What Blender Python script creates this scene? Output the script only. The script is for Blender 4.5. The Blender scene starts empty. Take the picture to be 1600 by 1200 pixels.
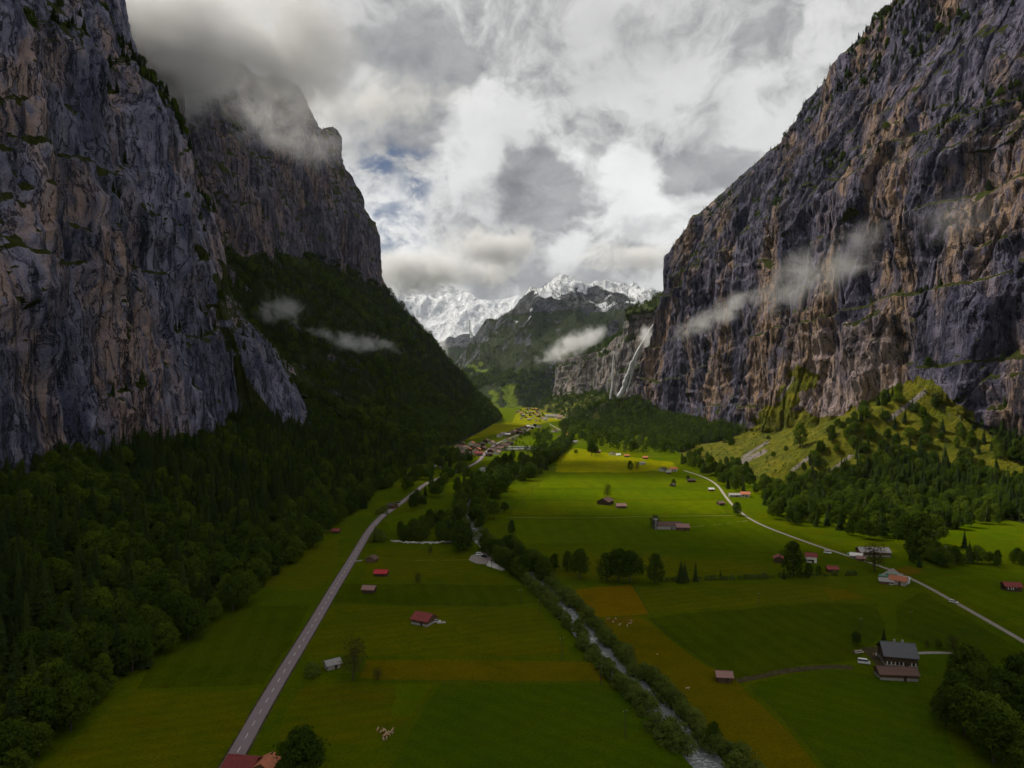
import bpy, math, random
import numpy as np
from mathutils import Vector, Matrix
from mathutils.bvhtree import BVHTree

S = bpy.context.scene
COL = S.collection
rng = random.Random(7)
nr = np.random.default_rng(11)
PI = math.pi

# ------------------------------------------------------------------ camera, sky, sun, exposure
FPX, CAMH = 1081.0, 120.0          # focal length in photo pixels, height of the drone over the valley floor
cam_d = bpy.data.cameras.new('camera'); cam = bpy.data.objects.new('camera', cam_d); COL.objects.link(cam)
cam.location = (0, 0, CAMH); cam.rotation_euler = (PI/2, 0, 0)
cam_d.sensor_width = 36; cam_d.lens = 36*FPX/1600; cam_d.clip_start = 1; cam_d.clip_end = 60000
S.camera = cam

SUN_AZ, SUN_EL = math.radians(60), math.radians(50)      # to the left of straight ahead; height
sdir = Vector((-math.cos(SUN_EL)*math.sin(SUN_AZ), math.cos(SUN_EL)*math.cos(SUN_AZ), math.sin(SUN_EL)))
sd = bpy.data.lights.new('sun', 'SUN'); sd.energy = 5.0; sd.angle = math.radians(5); sd.color = (1, .93, .8)
sun = bpy.data.objects.new('sun', sd); COL.objects.link(sun)
sun.rotation_euler = sdir.to_track_quat('Z', 'Y').to_euler(); sun.location = (0, 0, 3000)

S.view_settings.view_transform = 'Standard'; S.view_settings.look = 'None'
S.view_settings.exposure = 0; S.view_settings.gamma = 1
S.render.engine = 'CYCLES'
cy = S.cycles
cy.use_denoising = True; cy.max_bounces = 5; cy.diffuse_bounces = 2; cy.glossy_bounces = 2
cy.transmission_bounces = 2; cy.volume_bounces = 1; cy.transparent_max_bounces = 8
cy.use_adaptive_sampling = True; cy.adaptive_threshold = 0.035
cy.sample_clamp_indirect = 4
cy.volume_step_rate = 1.5; cy.volume_max_steps = 200

def pdir(px, py): return Vector(((px-800)/FPX, 1, (600-py)/FPX)).normalized()

class NT:
    """small helper to write node trees"""
    def __init__(s, tree): s.t = tree; s.L = tree.links
    def n(s, typ, **kw):
        nd = s.t.nodes.new(typ)
        for k, v in kw.items(): setattr(nd, k, v)
        return nd
    def link(s, a, b): s.L.new(a, b)
    def _in(s, nd, i, v):
        if v is None: return
        if isinstance(v, bpy.types.NodeSocket): s.L.new(v, nd.inputs[i])
        else: nd.inputs[i].default_value = v
    def math(s, op, a, b=None, c=None, clamp=False):
        nd = s.n('ShaderNodeMath', operation=op, use_clamp=clamp)
        for i, v in enumerate((a, b, c)): s._in(nd, i, v)
        return nd.outputs[0]
    def vm(s, op, a, b=None):
        nd = s.n('ShaderNodeVectorMath', operation=op)
        s._in(nd, 0, a); s._in(nd, 1, b)
        return nd.outputs['Value'] if op in ('LENGTH', 'DISTANCE', 'DOT_PRODUCT') else nd.outputs[0]
    def noise(s, vec, scale, detail=5, rough=.55, dist=0, lac=2.0):
        nd = s.n('ShaderNodeTexNoise'); s._in(nd, 'Vector', vec)
        nd.inputs['Scale'].default_value = scale; nd.inputs['Detail'].default_value = detail
        nd.inputs['Roughness'].default_value = rough; nd.inputs['Distortion'].default_value = dist
        nd.inputs['Lacunarity'].default_value = lac
        return nd.outputs['Fac']
    def ramp(s, f, a, b, lo=0.0, hi=1.0):
        nd = s.n('ShaderNodeMapRange', interpolation_type='SMOOTHSTEP')
        s._in(nd, 0, f); s._in(nd, 1, a); s._in(nd, 2, b); s._in(nd, 3, lo); s._in(nd, 4, hi)
        return nd.outputs[0]
    def mix(s, f, a, b, mode='MIX'):
        nd = s.n('ShaderNodeMix', data_type='RGBA', blend_type=mode)
        s._in(nd, 0, f)
        for i, v in ((6, a), (7, b)):
            if isinstance(v, tuple) and len(v) == 3: v = (*v, 1)
            s._in(nd, i, v)
        return nd.outputs[2]
    def attr(s, name, typ='GEOMETRY'):
        return s.n('ShaderNodeAttribute', attribute_name=name, attribute_type=typ)
    def sep(s, v):
        nd = s.n('ShaderNodeSeparateXYZ'); s._in(nd, 0, v); return nd.outputs

# world: physical sky seen through holes in a broken layer of cloud
W = bpy.data.worlds.new('World'); S.world = W; W.use_nodes = True
W.cycles.sampling_method = 'MANUAL'; W.cycles.sample_map_resolution = 256
w = NT(W.node_tree); W.node_tree.nodes.clear()
out = w.n('ShaderNodeOutputWorld'); bg = w.n('ShaderNodeBackground'); w.link(bg.outputs[0], out.inputs[0])
bg.inputs[1].default_value = 0.1
sky = w.n('ShaderNodeTexSky', sky_type='NISHITA', sun_disc=False)
sky.sun_elevation = SUN_EL; sky.sun_rotation = -SUN_AZ; sky.altitude = 900; sky.dust_density = .6
dvec = w.n('ShaderNodeTexCoord').outputs['Generated']
dstr = w.vm('MULTIPLY', dvec, (1, 1, 1.35))
n_big = w.noise(w.vm('ADD', dstr, (3.1, 1.7, .4)), 3.0, 2, .5, .5)
n_mid = w.noise(w.vm('ADD', dstr, (.3, 5.7, 2.4)), 6.5, 6, .56, .35)
n_fine = w.noise(w.vm('ADD', dstr, (8.3, .7, 6.4)), 17, 6, .6, .25)
def wcol(scale, det, amp, off):
    wn = w.n('ShaderNodeTexNoise'); w.link(w.vm('ADD', dvec, off), wn.inputs['Vector']); wn.inputs['Scale'].default_value = scale; wn.inputs['Detail'].default_value = det
    return w.vm('MULTIPLY', w.vm('SUBTRACT', wn.outputs['Color'], (.5, .5, .5)), amp)
dwarp = w.vm('ADD', w.vm('ADD', dvec, wcol(4.5, 2, (.42, .1, .34), (1, 2, 3))), wcol(13, 6, (.17, .1, .13), (4, 1, 7)))
def lump(px, py, r0, r1):   # one cloud mass of the layer, by its direction and angular radii
    return w.ramp(w.vm('DISTANCE', dwarp, tuple(pdir(px, py))), r0, r1, 1, 0)
n_edge = w.noise(w.vm('ADD', dstr, wcol(5, 4, (.25, .25, .25), (9, 4, 2))), 5.2, 9, .60, .2)
def lumps(items):
    r = None
    for px, py, r1, k in items:
        v = w.math('MULTIPLY', lump(px, py, 0, r1), k); r = v if r is None else w.math('ADD', r, v)
    return r
# far bright overcast, grey rags in front of it, white tops where the light comes through
base = w.math('MULTIPLY_ADD', n_big, .42, .30); base = w.math('MULTIPLY_ADD', n_mid, .14, base)
base = w.math('ADD', base, lumps(((700, 215, .16, .10), (970, 300, .14, .16), (1040, 350, .10, .12), (650, 430, .16, .18), (1120, 60, .3, .02))))
d1 = w.math('ADD', n_edge, lumps(((560, 165, .20, .17), (800, 350, .18, .10), (880, 410, .17, .13), (1010, 255, .12, .10), (420, 70, .26, .08), (1000, 400, .08, .09), (720, 260, .10, -.10), (970, 325, .08, -.14), (650, 430, .13, -.1))))
m1 = w.ramp(d1, .50, .66)
g1 = w.math('MULTIPLY_ADD', n_fine, .22, .10); g1 = w.math('MULTIPLY_ADD', n_mid, .22, g1)
d2 = w.math('ADD', w.noise(w.vm('ADD', dstr, (2.3, 7.7, 1.4)), 8.5, 9, .6, .3), lumps(((620, 190, .16, .10), (830, 380, .16, .12), (330, 90, .2, .05))))
m2 = w.math('MULTIPLY', w.ramp(d2, .53, .70), .6)
lum = w.math('ADD', w.math('MULTIPLY', base, w.math('SUBTRACT', 1, m1)), w.math('MULTIPLY', g1, m1))
lum = w.math('MULTIPLY', lum, w.math('MULTIPLY_ADD', m2, -.45, 1))
lum = w.math('MULTIPLY_ADD', w.math('SUBTRACT', n_fine, .5), .16, lum)
lum = w.math('MAXIMUM', lum, .12)
cloudc = w.mix(w.ramp(lum, .1, .5), (.97, .985, 1.03), (1, 1, .985))
cx = w.n('ShaderNodeCombineXYZ'); scale10 = w.math('MULTIPLY', lum, 11.3)
for i in range(3): w.link(scale10, cx.inputs[i])
cc = w.vm('MULTIPLY', cloudc, cx.outputs[0])
hole = w.math('MAXIMUM', lump(615, 290, .015, .075), w.math('MULTIPLY', lump(640, 372, .01, .05), .8))
hole = w.math('MULTIPLY', hole, w.ramp(n_fine, .38, .58, 1, 0))
skyc = w.mix(1, sky.outputs[0], (.36, .37, .42), 'MULTIPLY')
w.link(w.mix(hole, cc, skyc), bg.inputs[0])

# ------------------------------------------------------------------ numpy noise
PERM = nr.permutation(256); PERM = np.concatenate([PERM, PERM, PERM])
GR = np.array([[1,1,0],[-1,1,0],[1,-1,0],[-1,-1,0],[1,0,1],[-1,0,1],[1,0,-1],[-1,0,-1],[0,1,1],[0,-1,1],[0,1,-1],[0,-1,-1],[1,1,0],[-1,1,0],[0,-1,1],[0,-1,-1]], float)
def perlin(x, y, z):
    x, y, z = np.broadcast_arrays(np.asarray(x, float), y, z)
    xi, yi, zi = np.floor(x).astype(int), np.floor(y).astype(int), np.floor(z).astype(int)
    xf, yf, zf = x-xi, y-yi, z-zi
    xi &= 255; yi &= 255; zi &= 255
    f = lambda t: t*t*t*(t*(t*6-15)+10)
    u, v, q = f(xf), f(yf), f(zf)
    def g(dx, dy, dz):
        h = PERM[PERM[PERM[xi+dx]+yi+dy]+zi+dz] & 15
        gg = GR[h]
        return gg[..., 0]*(xf-dx)+gg[..., 1]*(yf-dy)+gg[..., 2]*(zf-dz)
    l = lambda a, b_, t: a+(b_-a)*t
    return l(l(l(g(0,0,0), g(1,0,0), u), l(g(0,1,0), g(1,1,0), u), v), l(l(g(0,0,1), g(1,0,1), u), l(g(0,1,1), g(1,1,1), u), v), q)
def fbm(x, y, z, o=5, gain=.5):
    r = 0; a = 1.0
    for i in range(o):
        r = r+a*perlin(np.asarray(x)*2.0**i+i*7.3, np.asarray(y)*2.0**i+i*3.1, np.asarray(z)*2.0**i+i*5.7); a *= gain
    return r
def ridged(x, y, z, o=5, gain=.5):
    r = 0; a = 1.0
    for i in range(o):
        r = r+a*(1-np.abs(perlin(np.asarray(x)*2.0**i+i*7.3, np.asarray(y)*2.0**i+i*3.1, np.asarray(z)*2.0**i+i*5.7))*2); a *= gain
    return r
def cells(x, y, z, seed=0):
    """broken blocks: every cell of a random lattice is a tilted facet of its own"""
    x, y, z = np.broadcast_arrays(np.asarray(x, float), y, z)
    xi, yi, zi = np.floor(x), np.floor(y), np.floor(z)
    wsum = np.full(x.shape, 1e-12); val = np.zeros(x.shape)
    for dx in (-1, 0, 1):
        for dy in (-1, 0, 1):
            for dz in (-1, 0, 1):
                a, b_, c = xi+dx, yi+dy, zi+dz
                h = PERM[(PERM[(PERM[a.astype(int) & 255]+b_.astype(int)) & 255]+c.astype(int)+int(seed)) & 255]
                r = [(PERM[(h+k*37) & 255]/255.0) for k in range(1, 7)]
                ex, ey, ez = x-a-r[0], y-b_-r[1], z-c-r[2]
                d = ex*ex+ey*ey+ez*ez
                v = (r[3]-.5)*1.2+((r[4]-.5)*ey*1.6+(r[5]-.35)*ez*1.6)
                e_ = np.exp(-16*d); wsum += e_; val += e_*v
    return val/wsum
def sstep(a, b_, x):
    t = np.clip((x-a)/(b_-a), 0, 1); return t*t*(3-2*t)
def inpoly(px, py, poly):
    px = np.asarray(px, float); py = np.asarray(py, float); r = np.zeros(px.shape, bool); n = len(poly)
    for i in range(n):
        x0, y0 = poly[i]; x1, y1 = poly[(i+1) % n]
        c = (y0 > py) != (y1 > py)
        r ^= c & (px < (x1-x0)*(py-y0)/((y1-y0) if y1 != y0 else 1e-9)+x0)
    return r
def proj(P):
    d = np.maximum(P[..., 1], 1); return 800+P[..., 0]/d*FPX, 600-(P[..., 2]-CAMH)/d*FPX
def G(px, py):
    """where the valley floor (z = 0) is seen at this photo pixel"""
    d = CAMH*FPX/(py-600.0); return ((px-800)/FPX*d, d)

# ------------------------------------------------------------------ object helpers
def tag(o, label=None, cat=None, group=None, kind=None):
    if label: o['label'] = label
    if cat: o['category'] = cat
    if group: o['group'] = group
    if kind: o['kind'] = kind
    return o
def mesh_obj(name, verts, faces, mat=None, parent=None, smooth=False, data=None):
    me = data
    if me is None:
        me = bpy.data.meshes.new(name); me.from_pydata([tuple(v) for v in verts], [], [tuple(f) for f in faces]); me.update()
        if mat: me.materials.append(mat)
        if smooth: me.polygons.foreach_set('use_smooth', [True]*len(me.polygons))
    o = bpy.data.objects.new(name, me); COL.objects.link(o)
    if parent: o.parent = parent
    return o
def grid_mesh(name, P, mat, attrs=None, smooth=True, flip=False):
    nu, nv = P.shape[:2]
    idx = np.arange(nu*nv).reshape(nu, nv)
    q = np.stack([idx[:-1, :-1], idx[1:, :-1], idx[1:, 1:], idx[:-1, 1:]], -1).reshape(-1, 4)
    if flip: q = q[:, ::-1]
    me = bpy.data.meshes.new(name)
    me.vertices.add(nu*nv); me.vertices.foreach_set('co', P.reshape(-1).astype(np.float32))
    me.loops.add(q.size); me.loops.foreach_set('vertex_index', q.reshape(-1).astype(np.int32))
    me.polygons.add(len(q)); me.polygons.foreach_set('loop_start', (np.arange(len(q))*4).astype(np.int32))
    me.polygons.foreach_set('use_smooth', np.full(len(q), smooth))
    me.update(calc_edges=True); me.validate()
    for k, v in (attrs or {}).items():
        a = me.attributes.new(k, 'FLOAT', 'POINT'); a.data.foreach_set('value', np.asarray(v, np.float32).reshape(-1))
    me.materials.append(mat)
    o = bpy.data.objects.new(name, me); COL.objects.link(o)
    return o
def empty(name, loc, rz=0):
    o = bpy.data.objects.new(name, None); COL.objects.link(o); o.location = loc; o.rotation_euler = (0, 0, rz); o.empty_display_size = 1
    return o

# ------------------------------------------------------------------ materials
MATS = {}
def new_mat(name):
    m = bpy.data.materials.new(name); m.use_nodes = True; m.node_tree.nodes.clear(); t = NT(m.node_tree)
    o = t.n('ShaderNodeOutputMaterial'); MATS[name] = m
    return m, t, o
def bsdf(t, o, col, rough=.9, spec=.2, normal=None, metal=0):
    p = t.n('ShaderNodeBsdfPrincipled')
    if isinstance(col, bpy.types.NodeSocket): t.link(col, p.inputs['Base Color'])
    else: p.inputs['Base Color'].default_value = (*col, 1)
    if isinstance(rough, bpy.types.NodeSocket): t.link(rough, p.inputs['Roughness'])
    else: p.inputs['Roughness'].default_value = rough
    p.inputs['Specular IOR Level'].default_value = spec; p.inputs['Metallic'].default_value = metal
    if normal is not None: t.link(normal, p.inputs['Normal'])
    t.link(p.outputs[0], o.inputs[0]); return p
def bump(t, h, strength=.5, dist=1.0):
    b_ = t.n('ShaderNodeBump'); b_.inputs['Strength'].default_value = strength; b_.inputs['Distance'].default_value = dist
    t.link(h, b_.inputs['Height']); return b_.outputs[0]
def wpos(t): return t.n('ShaderNodeNewGeometry').outputs['Position']

def plain(name, col, var=.25, scale=.8, rough=.85, spec=.2, grain=None, bmp=.3, metal=0):
    """weathered paint, wood, sheet or stone: one colour with blotches, grain and a per-object shift"""
    m, t, o = new_mat(name)
    tc = t.n('ShaderNodeTexCoord').outputs['Object']
    if grain: tc = t.vm('MULTIPLY', tc, grain)
    n1 = t.noise(tc, scale, 6, .65); n2 = t.noise(tc, scale*6, 3, .6)
    rnd = t.n('ShaderNodeObjectInfo').outputs['Random']
    f = t.math('ADD', t.math('MULTIPLY', n1, .6), t.math('MULTIPLY', n2, .4))
    f = t.ramp(f, .3, .7, 1-var, 1+var)
    f = t.math('MULTIPLY', f, t.math('MULTIPLY_ADD', rnd, .3, .85))
    cxyz = t.n('ShaderNodeCombineXYZ')
    for i in range(3): t.link(f, cxyz.inputs[i])
    c = t.vm('MULTIPLY', cxyz.outputs[0], tuple(col))
    bsdf(t, o, c, rough, spec, bump(t, n2, bmp, .05), metal)
    return m

def rock_mat(name, dark, mid, warm, tan_amt, sc=1.0, grass=(.045, .056, .003), meadow=(.165, .15, .003), snow=False):
    m, t, o = new_mat(name)
    p = wpos(t)
    pv = t.vm('MULTIPLY', p, (1*sc, 1*sc, .28*sc))
    warp = t.n('ShaderNodeTexNoise'); t.link(p, warp.inputs['Vector']); warp.inputs['Scale'].default_value = .02*sc; warp.inputs['Detail'].default_value = 4
    pv = t.vm('ADD', pv, t.vm('MULTIPLY', t.vm('SUBTRACT', warp.outputs['Color'], (.5, .5, .5)), (38, 38, 20)))
    n1 = t.noise(pv, .013, 8, .62)
    n2 = t.noise(pv, .055, 8, .68)
    n3 = t.noise(t.vm('MULTIPLY', pv, (1, 1, .35)), .16, 5, .65)
    n4 = t.noise(p, .45*sc, 4, .7)
    c = t.mix(t.ramp(n2, .34, .66), dark, mid)
    c = t.mix(t.math('MULTIPLY', t.ramp(t.noise(pv, .0075, 6, .6), .50, .64, 0, .72), t.ramp(n2, .3, .6, .5, 1)), c, tuple(v*.55 for v in dark))
    tan = t.math('MULTIPLY', t.ramp(n1, .47, .60), t.ramp(n3, .34, .54))
    c = t.mix(t.math('MULTIPLY', tan, tan_amt), c, warm)
    streak = t.noise(t.vm('MULTIPLY', p, (1, 1, .05)), .11*sc, 5, .7)
    c = t.mix(t.ramp(streak, .49, .62, 0, .85), c, tuple(v*.35 for v in dark))
    c = t.mix(t.ramp(t.noise(t.vm('MULTIPLY', p, (1, 1, .08)), .21*sc, 4, .7), .62, .74, 0, .55), c, tuple(min(.42, v*1.9) for v in mid))
    pale = t.math('MULTIPLY', t.attr('pale').outputs['Fac'], t.ramp(n2, .36, .56))  # lighter, pinker rock colour that paints in a sunlit patch
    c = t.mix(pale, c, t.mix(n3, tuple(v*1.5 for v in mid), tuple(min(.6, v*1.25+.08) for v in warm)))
    spk = t.noise(p, 1.1*sc, 3, .8)
    c = t.mix(t.ramp(spk, .52, .74, 0, .55), c, tuple(v*.3 for v in dark))
    c = t.mix(t.ramp(t.noise(t.vm('ADD', p, (70, 30, 10)), .5*sc, 4, .75), .60, .74, 0, .6), c, tuple(min(.6, v*1.7) for v in mid))
    crk = t.math('ABSOLUTE', t.math('SUBTRACT', t.noise(t.vm('MULTIPLY', pv, (1, 1, .8)), .075, 5, .6), .5))
    c = t.mix(t.ramp(crk, .004, .022, .8, 0), c, tuple(v*.2 for v in dark))
    veg = t.attr('veg').outputs['Fac']; mdw = t.attr('meadow').outputs['Fac']; scr = t.attr('scree').outputs['Fac']
    gn = t.noise(p, .09, 6, .7)
    gcol = t.mix(t.ramp(gn, .3, .7), tuple(v*.6 for v in grass), grass)
    mcol = t.mix(t.ramp(t.noise(p, .035, 7, .68), .32, .66), meadow, tuple(v*f for v, f in zip(meadow, (.5, .66, .5))))
    gcol = t.mix(mdw, gcol, mcol)
    vf = t.ramp(t.math('ADD', veg, t.math('MULTIPLY', t.math('SUBTRACT', t.math('MULTIPLY_ADD', n4, .6, t.math('MULTIPLY', gn, .6)), .6), 1.5)), .44, .66)
    c = t.mix(vf, c, gcol)
    sf = t.ramp(t.math('ADD', scr, t.math('MULTIPLY', t.math('SUBTRACT', n4, .5), .9)), .45, .6)
    c = t.mix(sf, c, t.mix(n4, (.12, .10, .09), (.32, .28, .25)))
    if snow:
        sn = t.attr('snow').outputs['Fac']
        snf = t.ramp(t.math('ADD', sn, t.math('MULTIPLY', t.math('SUBTRACT', t.noise(p, .010, 5, .62), .5), .7)), .42, .56)
        c = t.mix(snf, c, (.8, .82, .86))
    h = t.math('ADD', t.math('MULTIPLY', n3, 2.4), t.math('ADD', t.math('MULTIPLY', n4, 1.6), t.math('MULTIPLY', t.ramp(crk, 0, .03), 1.2)))
    bsdf(t, o, c, .92, .15, bump(t, h, 1.0, 2.2/sc))
    return m

M_rockL = rock_mat('rock_left', (.085, .098, .165), (.34, .33, .46), (.54, .37, .28), .68)
M_rockR = rock_mat('rock_right', (.050, .050, .092), (.18, .165, .235), (.38, .25, .155), .85)
M_rock2 = rock_mat('rock_far', (.070, .070, .105), (.19, .17, .22), (.34, .23, .17), .6)
M_rock3 = rock_mat('rock_snow', (.05, .055, .065), (.14, .145, .155), (.2, .19, .18), .3, .35, grass=(.032, .048, .010), meadow=(.15, .19, .006), snow=True)

def grass_mat(name, a, b_, stripe=None, sc=1.0):
    m, t, o = new_mat(name)
    p = wpos(t)
    n1 = t.noise(p, .012*sc, 6, .6); n2 = t.noise(p, .09, 6, .7); n3 = t.noise(p, .9, 3, .75)
    f = t.math('ADD', t.math('MULTIPLY', n1, .42), t.math('ADD', t.math('MULTIPLY', n2, .36), t.math('MULTIPLY', n3, .22)))
    c = t.mix(t.ramp(f, .40, .60), a, b_)
    c = t.mix(t.ramp(t.noise(t.vm('MULTIPLY', p, (.35, 1, 1)), .05, 5, .7, 1.0), .53, .66, 0, .5), c, (b_[0]*.95, b_[1]*.72, b_[2]))
    c = t.mix(t.ramp(t.noise(t.vm('ADD', p, (40, 90, 0)), .03, 5, .7, .6), .54, .68, 0, .5), c, (a[0]*.6, a[1]*.85, a[2]))
    c = t.mix(t.ramp(n3, .42, .70, 0, .6), c, tuple(v*.4 for v in a))
    c = t.mix(t.ramp(t.noise(p, .33, 5, .75), .55, .75, 0, .4), c, tuple(min(1, v*1.5) for v in b_))
    if stripe:   # mowing swaths
        ang, wl, k = stripe
        ph = t.vm('DOT_PRODUCT', p, (math.cos(ang)/wl, math.sin(ang)/wl, 0))
        sw = t.math('SINE', t.math('MULTIPLY_ADD', n2, 3.0, t.math('MULTIPLY', ph, 2*PI)))
        c = t.mix(t.ramp(sw, -.4, .6, 0, k), c, tuple(v*.6 for v in a))
    bsdf(t, o, c, 1, 0, bump(t, t.math('ADD', n3, n2), 1.0, .7))
    return m
M_grass = grass_mat('grass', (.050, .088, .0008), (.100, .118, .001))

def leaf_mat(name, a, b_, hi, trans=.3):
    m, t, o = new_mat(name)
    rnd = t.n('ShaderNodeObjectInfo').outputs['Random']
    tc = t.n('ShaderNodeTexCoord').outputs['Object']
    c = t.mix(t.math('POWER', rnd, 1.8), a, b_)
    c = t.mix(t.ramp(t.noise(tc, 6, 3, .6), .4, .75, 0, .7), c, hi)
    d = t.n('ShaderNodeBsdfDiffuse'); t.link(c, d.inputs[0])
    tr = t.n('ShaderNodeBsdfTranslucent'); t.link(c, tr.inputs[0])
    mx = t.n('ShaderNodeMixShader'); mx.inputs[0].default_value = trans
    t.link(d.outputs[0], mx.inputs[1]); t.link(tr.outputs[0], mx.inputs[2]); t.link(mx.outputs[0], o.inputs[0])
    return m
M_leaf = leaf_mat('leaf_broad', (.026, .052, .006), (.095, .140, .010), (.105, .150, .012))
M_needle = leaf_mat('leaf_spruce', (.016, .030, .008), (.038, .058, .010), (.05, .07, .014), .15)
M_bush = leaf_mat('leaf_bush', (.085, .125, .014), (.13, .165, .022), (.22, .25, .07))
M_dry = leaf_mat('leaf_sparse', (.05, .06, .012), (.07, .07, .014), (.08, .08, .02))
M_bark = plain('bark', (.06, .048, .036), .4, 3, .95, .1, (1, 1, .2))

# ------------------------------------------------------------------ river course and valley floor
def smooth_path(pts, step=4.0, it=2):
    P = np.array(pts, float)
    for _ in range(it):
        Q = [P[0]]
        for a, b_ in zip(P[:-1], P[1:]): Q += [a*.75+b_*.25, a*.25+b_*.75]
        Q.append(P[-1]); P = np.array(Q)
    L = np.concatenate([[0], np.cumsum(np.linalg.norm(np.diff(P, axis=0), axis=1))])
    s = np.arange(0, L[-1], step)
    return np.stack([np.interp(s, L, P[:, k]) for k in range(P.shape[1])], -1)
def dist_path(x, y, P):
    x = np.asarray(x); d = np.full(x.shape, 1e9)
    for a, b_ in zip(P[:-1], P[1:]):
        v = b_-a; q = (v**2).sum()+1e-9
        t = np.clip(((x-a[0])*v[0]+(y-a[1])*v[1])/q, 0, 1)
        d = np.minimum(d, (x-a[0]-t*v[0])**2+(y-a[1]-t*v[1])**2)
    return np.sqrt(d)
RIV = smooth_path([G(*p) for p in ((1215, 1290), (1105, 1190), (1062, 1143), (1012, 1088), (965, 1045), (935, 1008), (905, 972), (872, 938), (836, 905), (795, 876), (765, 853), (740, 830), (728, 806), (737, 782), (757, 762), (800, 742), (842, 730), (866, 712), (880, 697), (888, 684))], 6)
RIV_W = 8.5
def gz(x, y):
    x = np.asarray(x, float); y = np.asarray(y, float)
    z = .5*perlin(x/95, y/95, .5)+.25*perlin(x/40, y/40, 9.5)
    z = z*(1-sstep(600, 1000, y))
    return z
xs = np.unique(np.concatenate([np.linspace(-4800, -260, 12), np.arange(-260, 520, 3.2), np.linspace(520, 4800, 12)]))
ys = np.unique(np.concatenate([np.linspace(-1500, 120, 8), np.arange(120, 760, 3.2), np.arange(760, 1500, 9), np.linspace(1500, 3600, 40), np.linspace(3600, 9700, 12)]))
gx, gy = np.meshgrid(xs, ys, indexing='ij')
near = (gx > -260) & (gx < 520) & (gy < 1500) & (gy > 100)
rd = np.full(gx.shape, 1e3); rd[near] = dist_path(gx[near], gy[near], RIV)
GZ = gz(gx, gy)-2.6*(1-sstep(RIV_W/2-.5, RIV_W/2+4.5, rd))*(gy < 1450)
ground = grid_mesh('valley_floor', np.stack([gx, gy, GZ], -1), M_grass)
tag(ground, kind='structure')

def strip(name, P, wl, wr, zoff, mat, ncross=2, zf=gz):
    T = np.gradient(P, axis=0); T /= np.linalg.norm(T, axis=1)[:, None]+1e-9
    N = np.stack([-T[:, 1], T[:, 0]], -1)
    k = np.linspace(0, 1, ncross)
    wl = np.broadcast_to(wl, len(P)); wr = np.broadcast_to(wr, len(P))
    X = P[:, None, :]+N[:, None, :]*(wl[:, None]*(1-k)[None]-wr[:, None]*k[None])[..., None]
    Z = (zf(X[..., 0], X[..., 1]) if zf else 0*X[..., 0])+zoff
    return grid_mesh(name, np.concatenate([X, Z[..., None]], -1), mat, flip=True)

# water of the river: milky glacier melt with white riffles
m, t, o = new_mat('river_water')
p = wpos(t); n1 = t.noise(p, .55, 6, .72, 1.2); n2 = t.noise(p, .12, 4, .6, .6)
foam = t.ramp(t.math('ADD', n1, t.math('MULTIPLY', n2, .35)), .70, .88)
bsdf(t, o, t.mix(foam, (.20, .225, .215), (.66, .68, .67)), t.ramp(foam, 0, 1, .18, .7), .5, bump(t, n1, .8, .35))
riv = strip('river', RIV, RIV_W/2+2.6, RIV_W/2+2.6, -1.25, MATS['river_water'], 5, None)
tag(riv, kind='structure')

# ------------------------------------------------------------------ mountains: lofted through station profiles, then broken up into buttresses, flutes and ledges
def smooth_grid(P, k, axis):
    for _ in range(k):
        Q = P.copy()
        if axis == 0: Q[1:-1] = (P[:-2]+2*P[1:-1]+P[2:])/4
        else: Q[:, 1:-1] = (P[:, :-2]+2*P[:, 1:-1]+P[:, 2:])/4
        P = Q
    return P
def loft(stations, nu, nv, uw=None, vw=None, sm=(6, 4)):
    A = np.array(stations, float)                       # S,K,3
    nS, nK = A.shape[:2]
    def knots(d, w_): 
        d = d*(np.array(w_) if w_ is not None else 1); return np.concatenate([[0], np.cumsum(d)])
    ku = knots(np.linalg.norm(np.diff(A, axis=0), axis=2).mean(1), uw)
    kv = knots(np.linalg.norm(np.diff(A, axis=1), axis=2).mean(0), vw)
    tu = np.interp(np.linspace(0, ku[-1], nu), ku, np.arange(nS)); tv = np.interp(np.linspace(0, kv[-1], nv), kv, np.arange(nK))
    i = np.minimum(tu.astype(int), nS-2); f = (tu-i)[:, None, None]
    B = A[i]*(1-f)+A[i+1]*f
    j = np.minimum(tv.astype(int), nK-2); g = (tv-j)[None, :, None]
    P = B[:, j]*(1-g)+B[:, j+1]*g
    P = smooth_grid(smooth_grid(P, sm[0], 0), sm[1], 1)
    return P, np.broadcast_to(tu[:, None], (nu, nv)), np.broadcast_to(tv[None], (nu, nv))
def normals(P):
    du = np.gradient(P, axis=0); dv = np.gradient(P, axis=1)
    n = np.cross(du, dv); n /= np.linalg.norm(n, axis=2)[..., None]+1e-9
    return n
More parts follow.
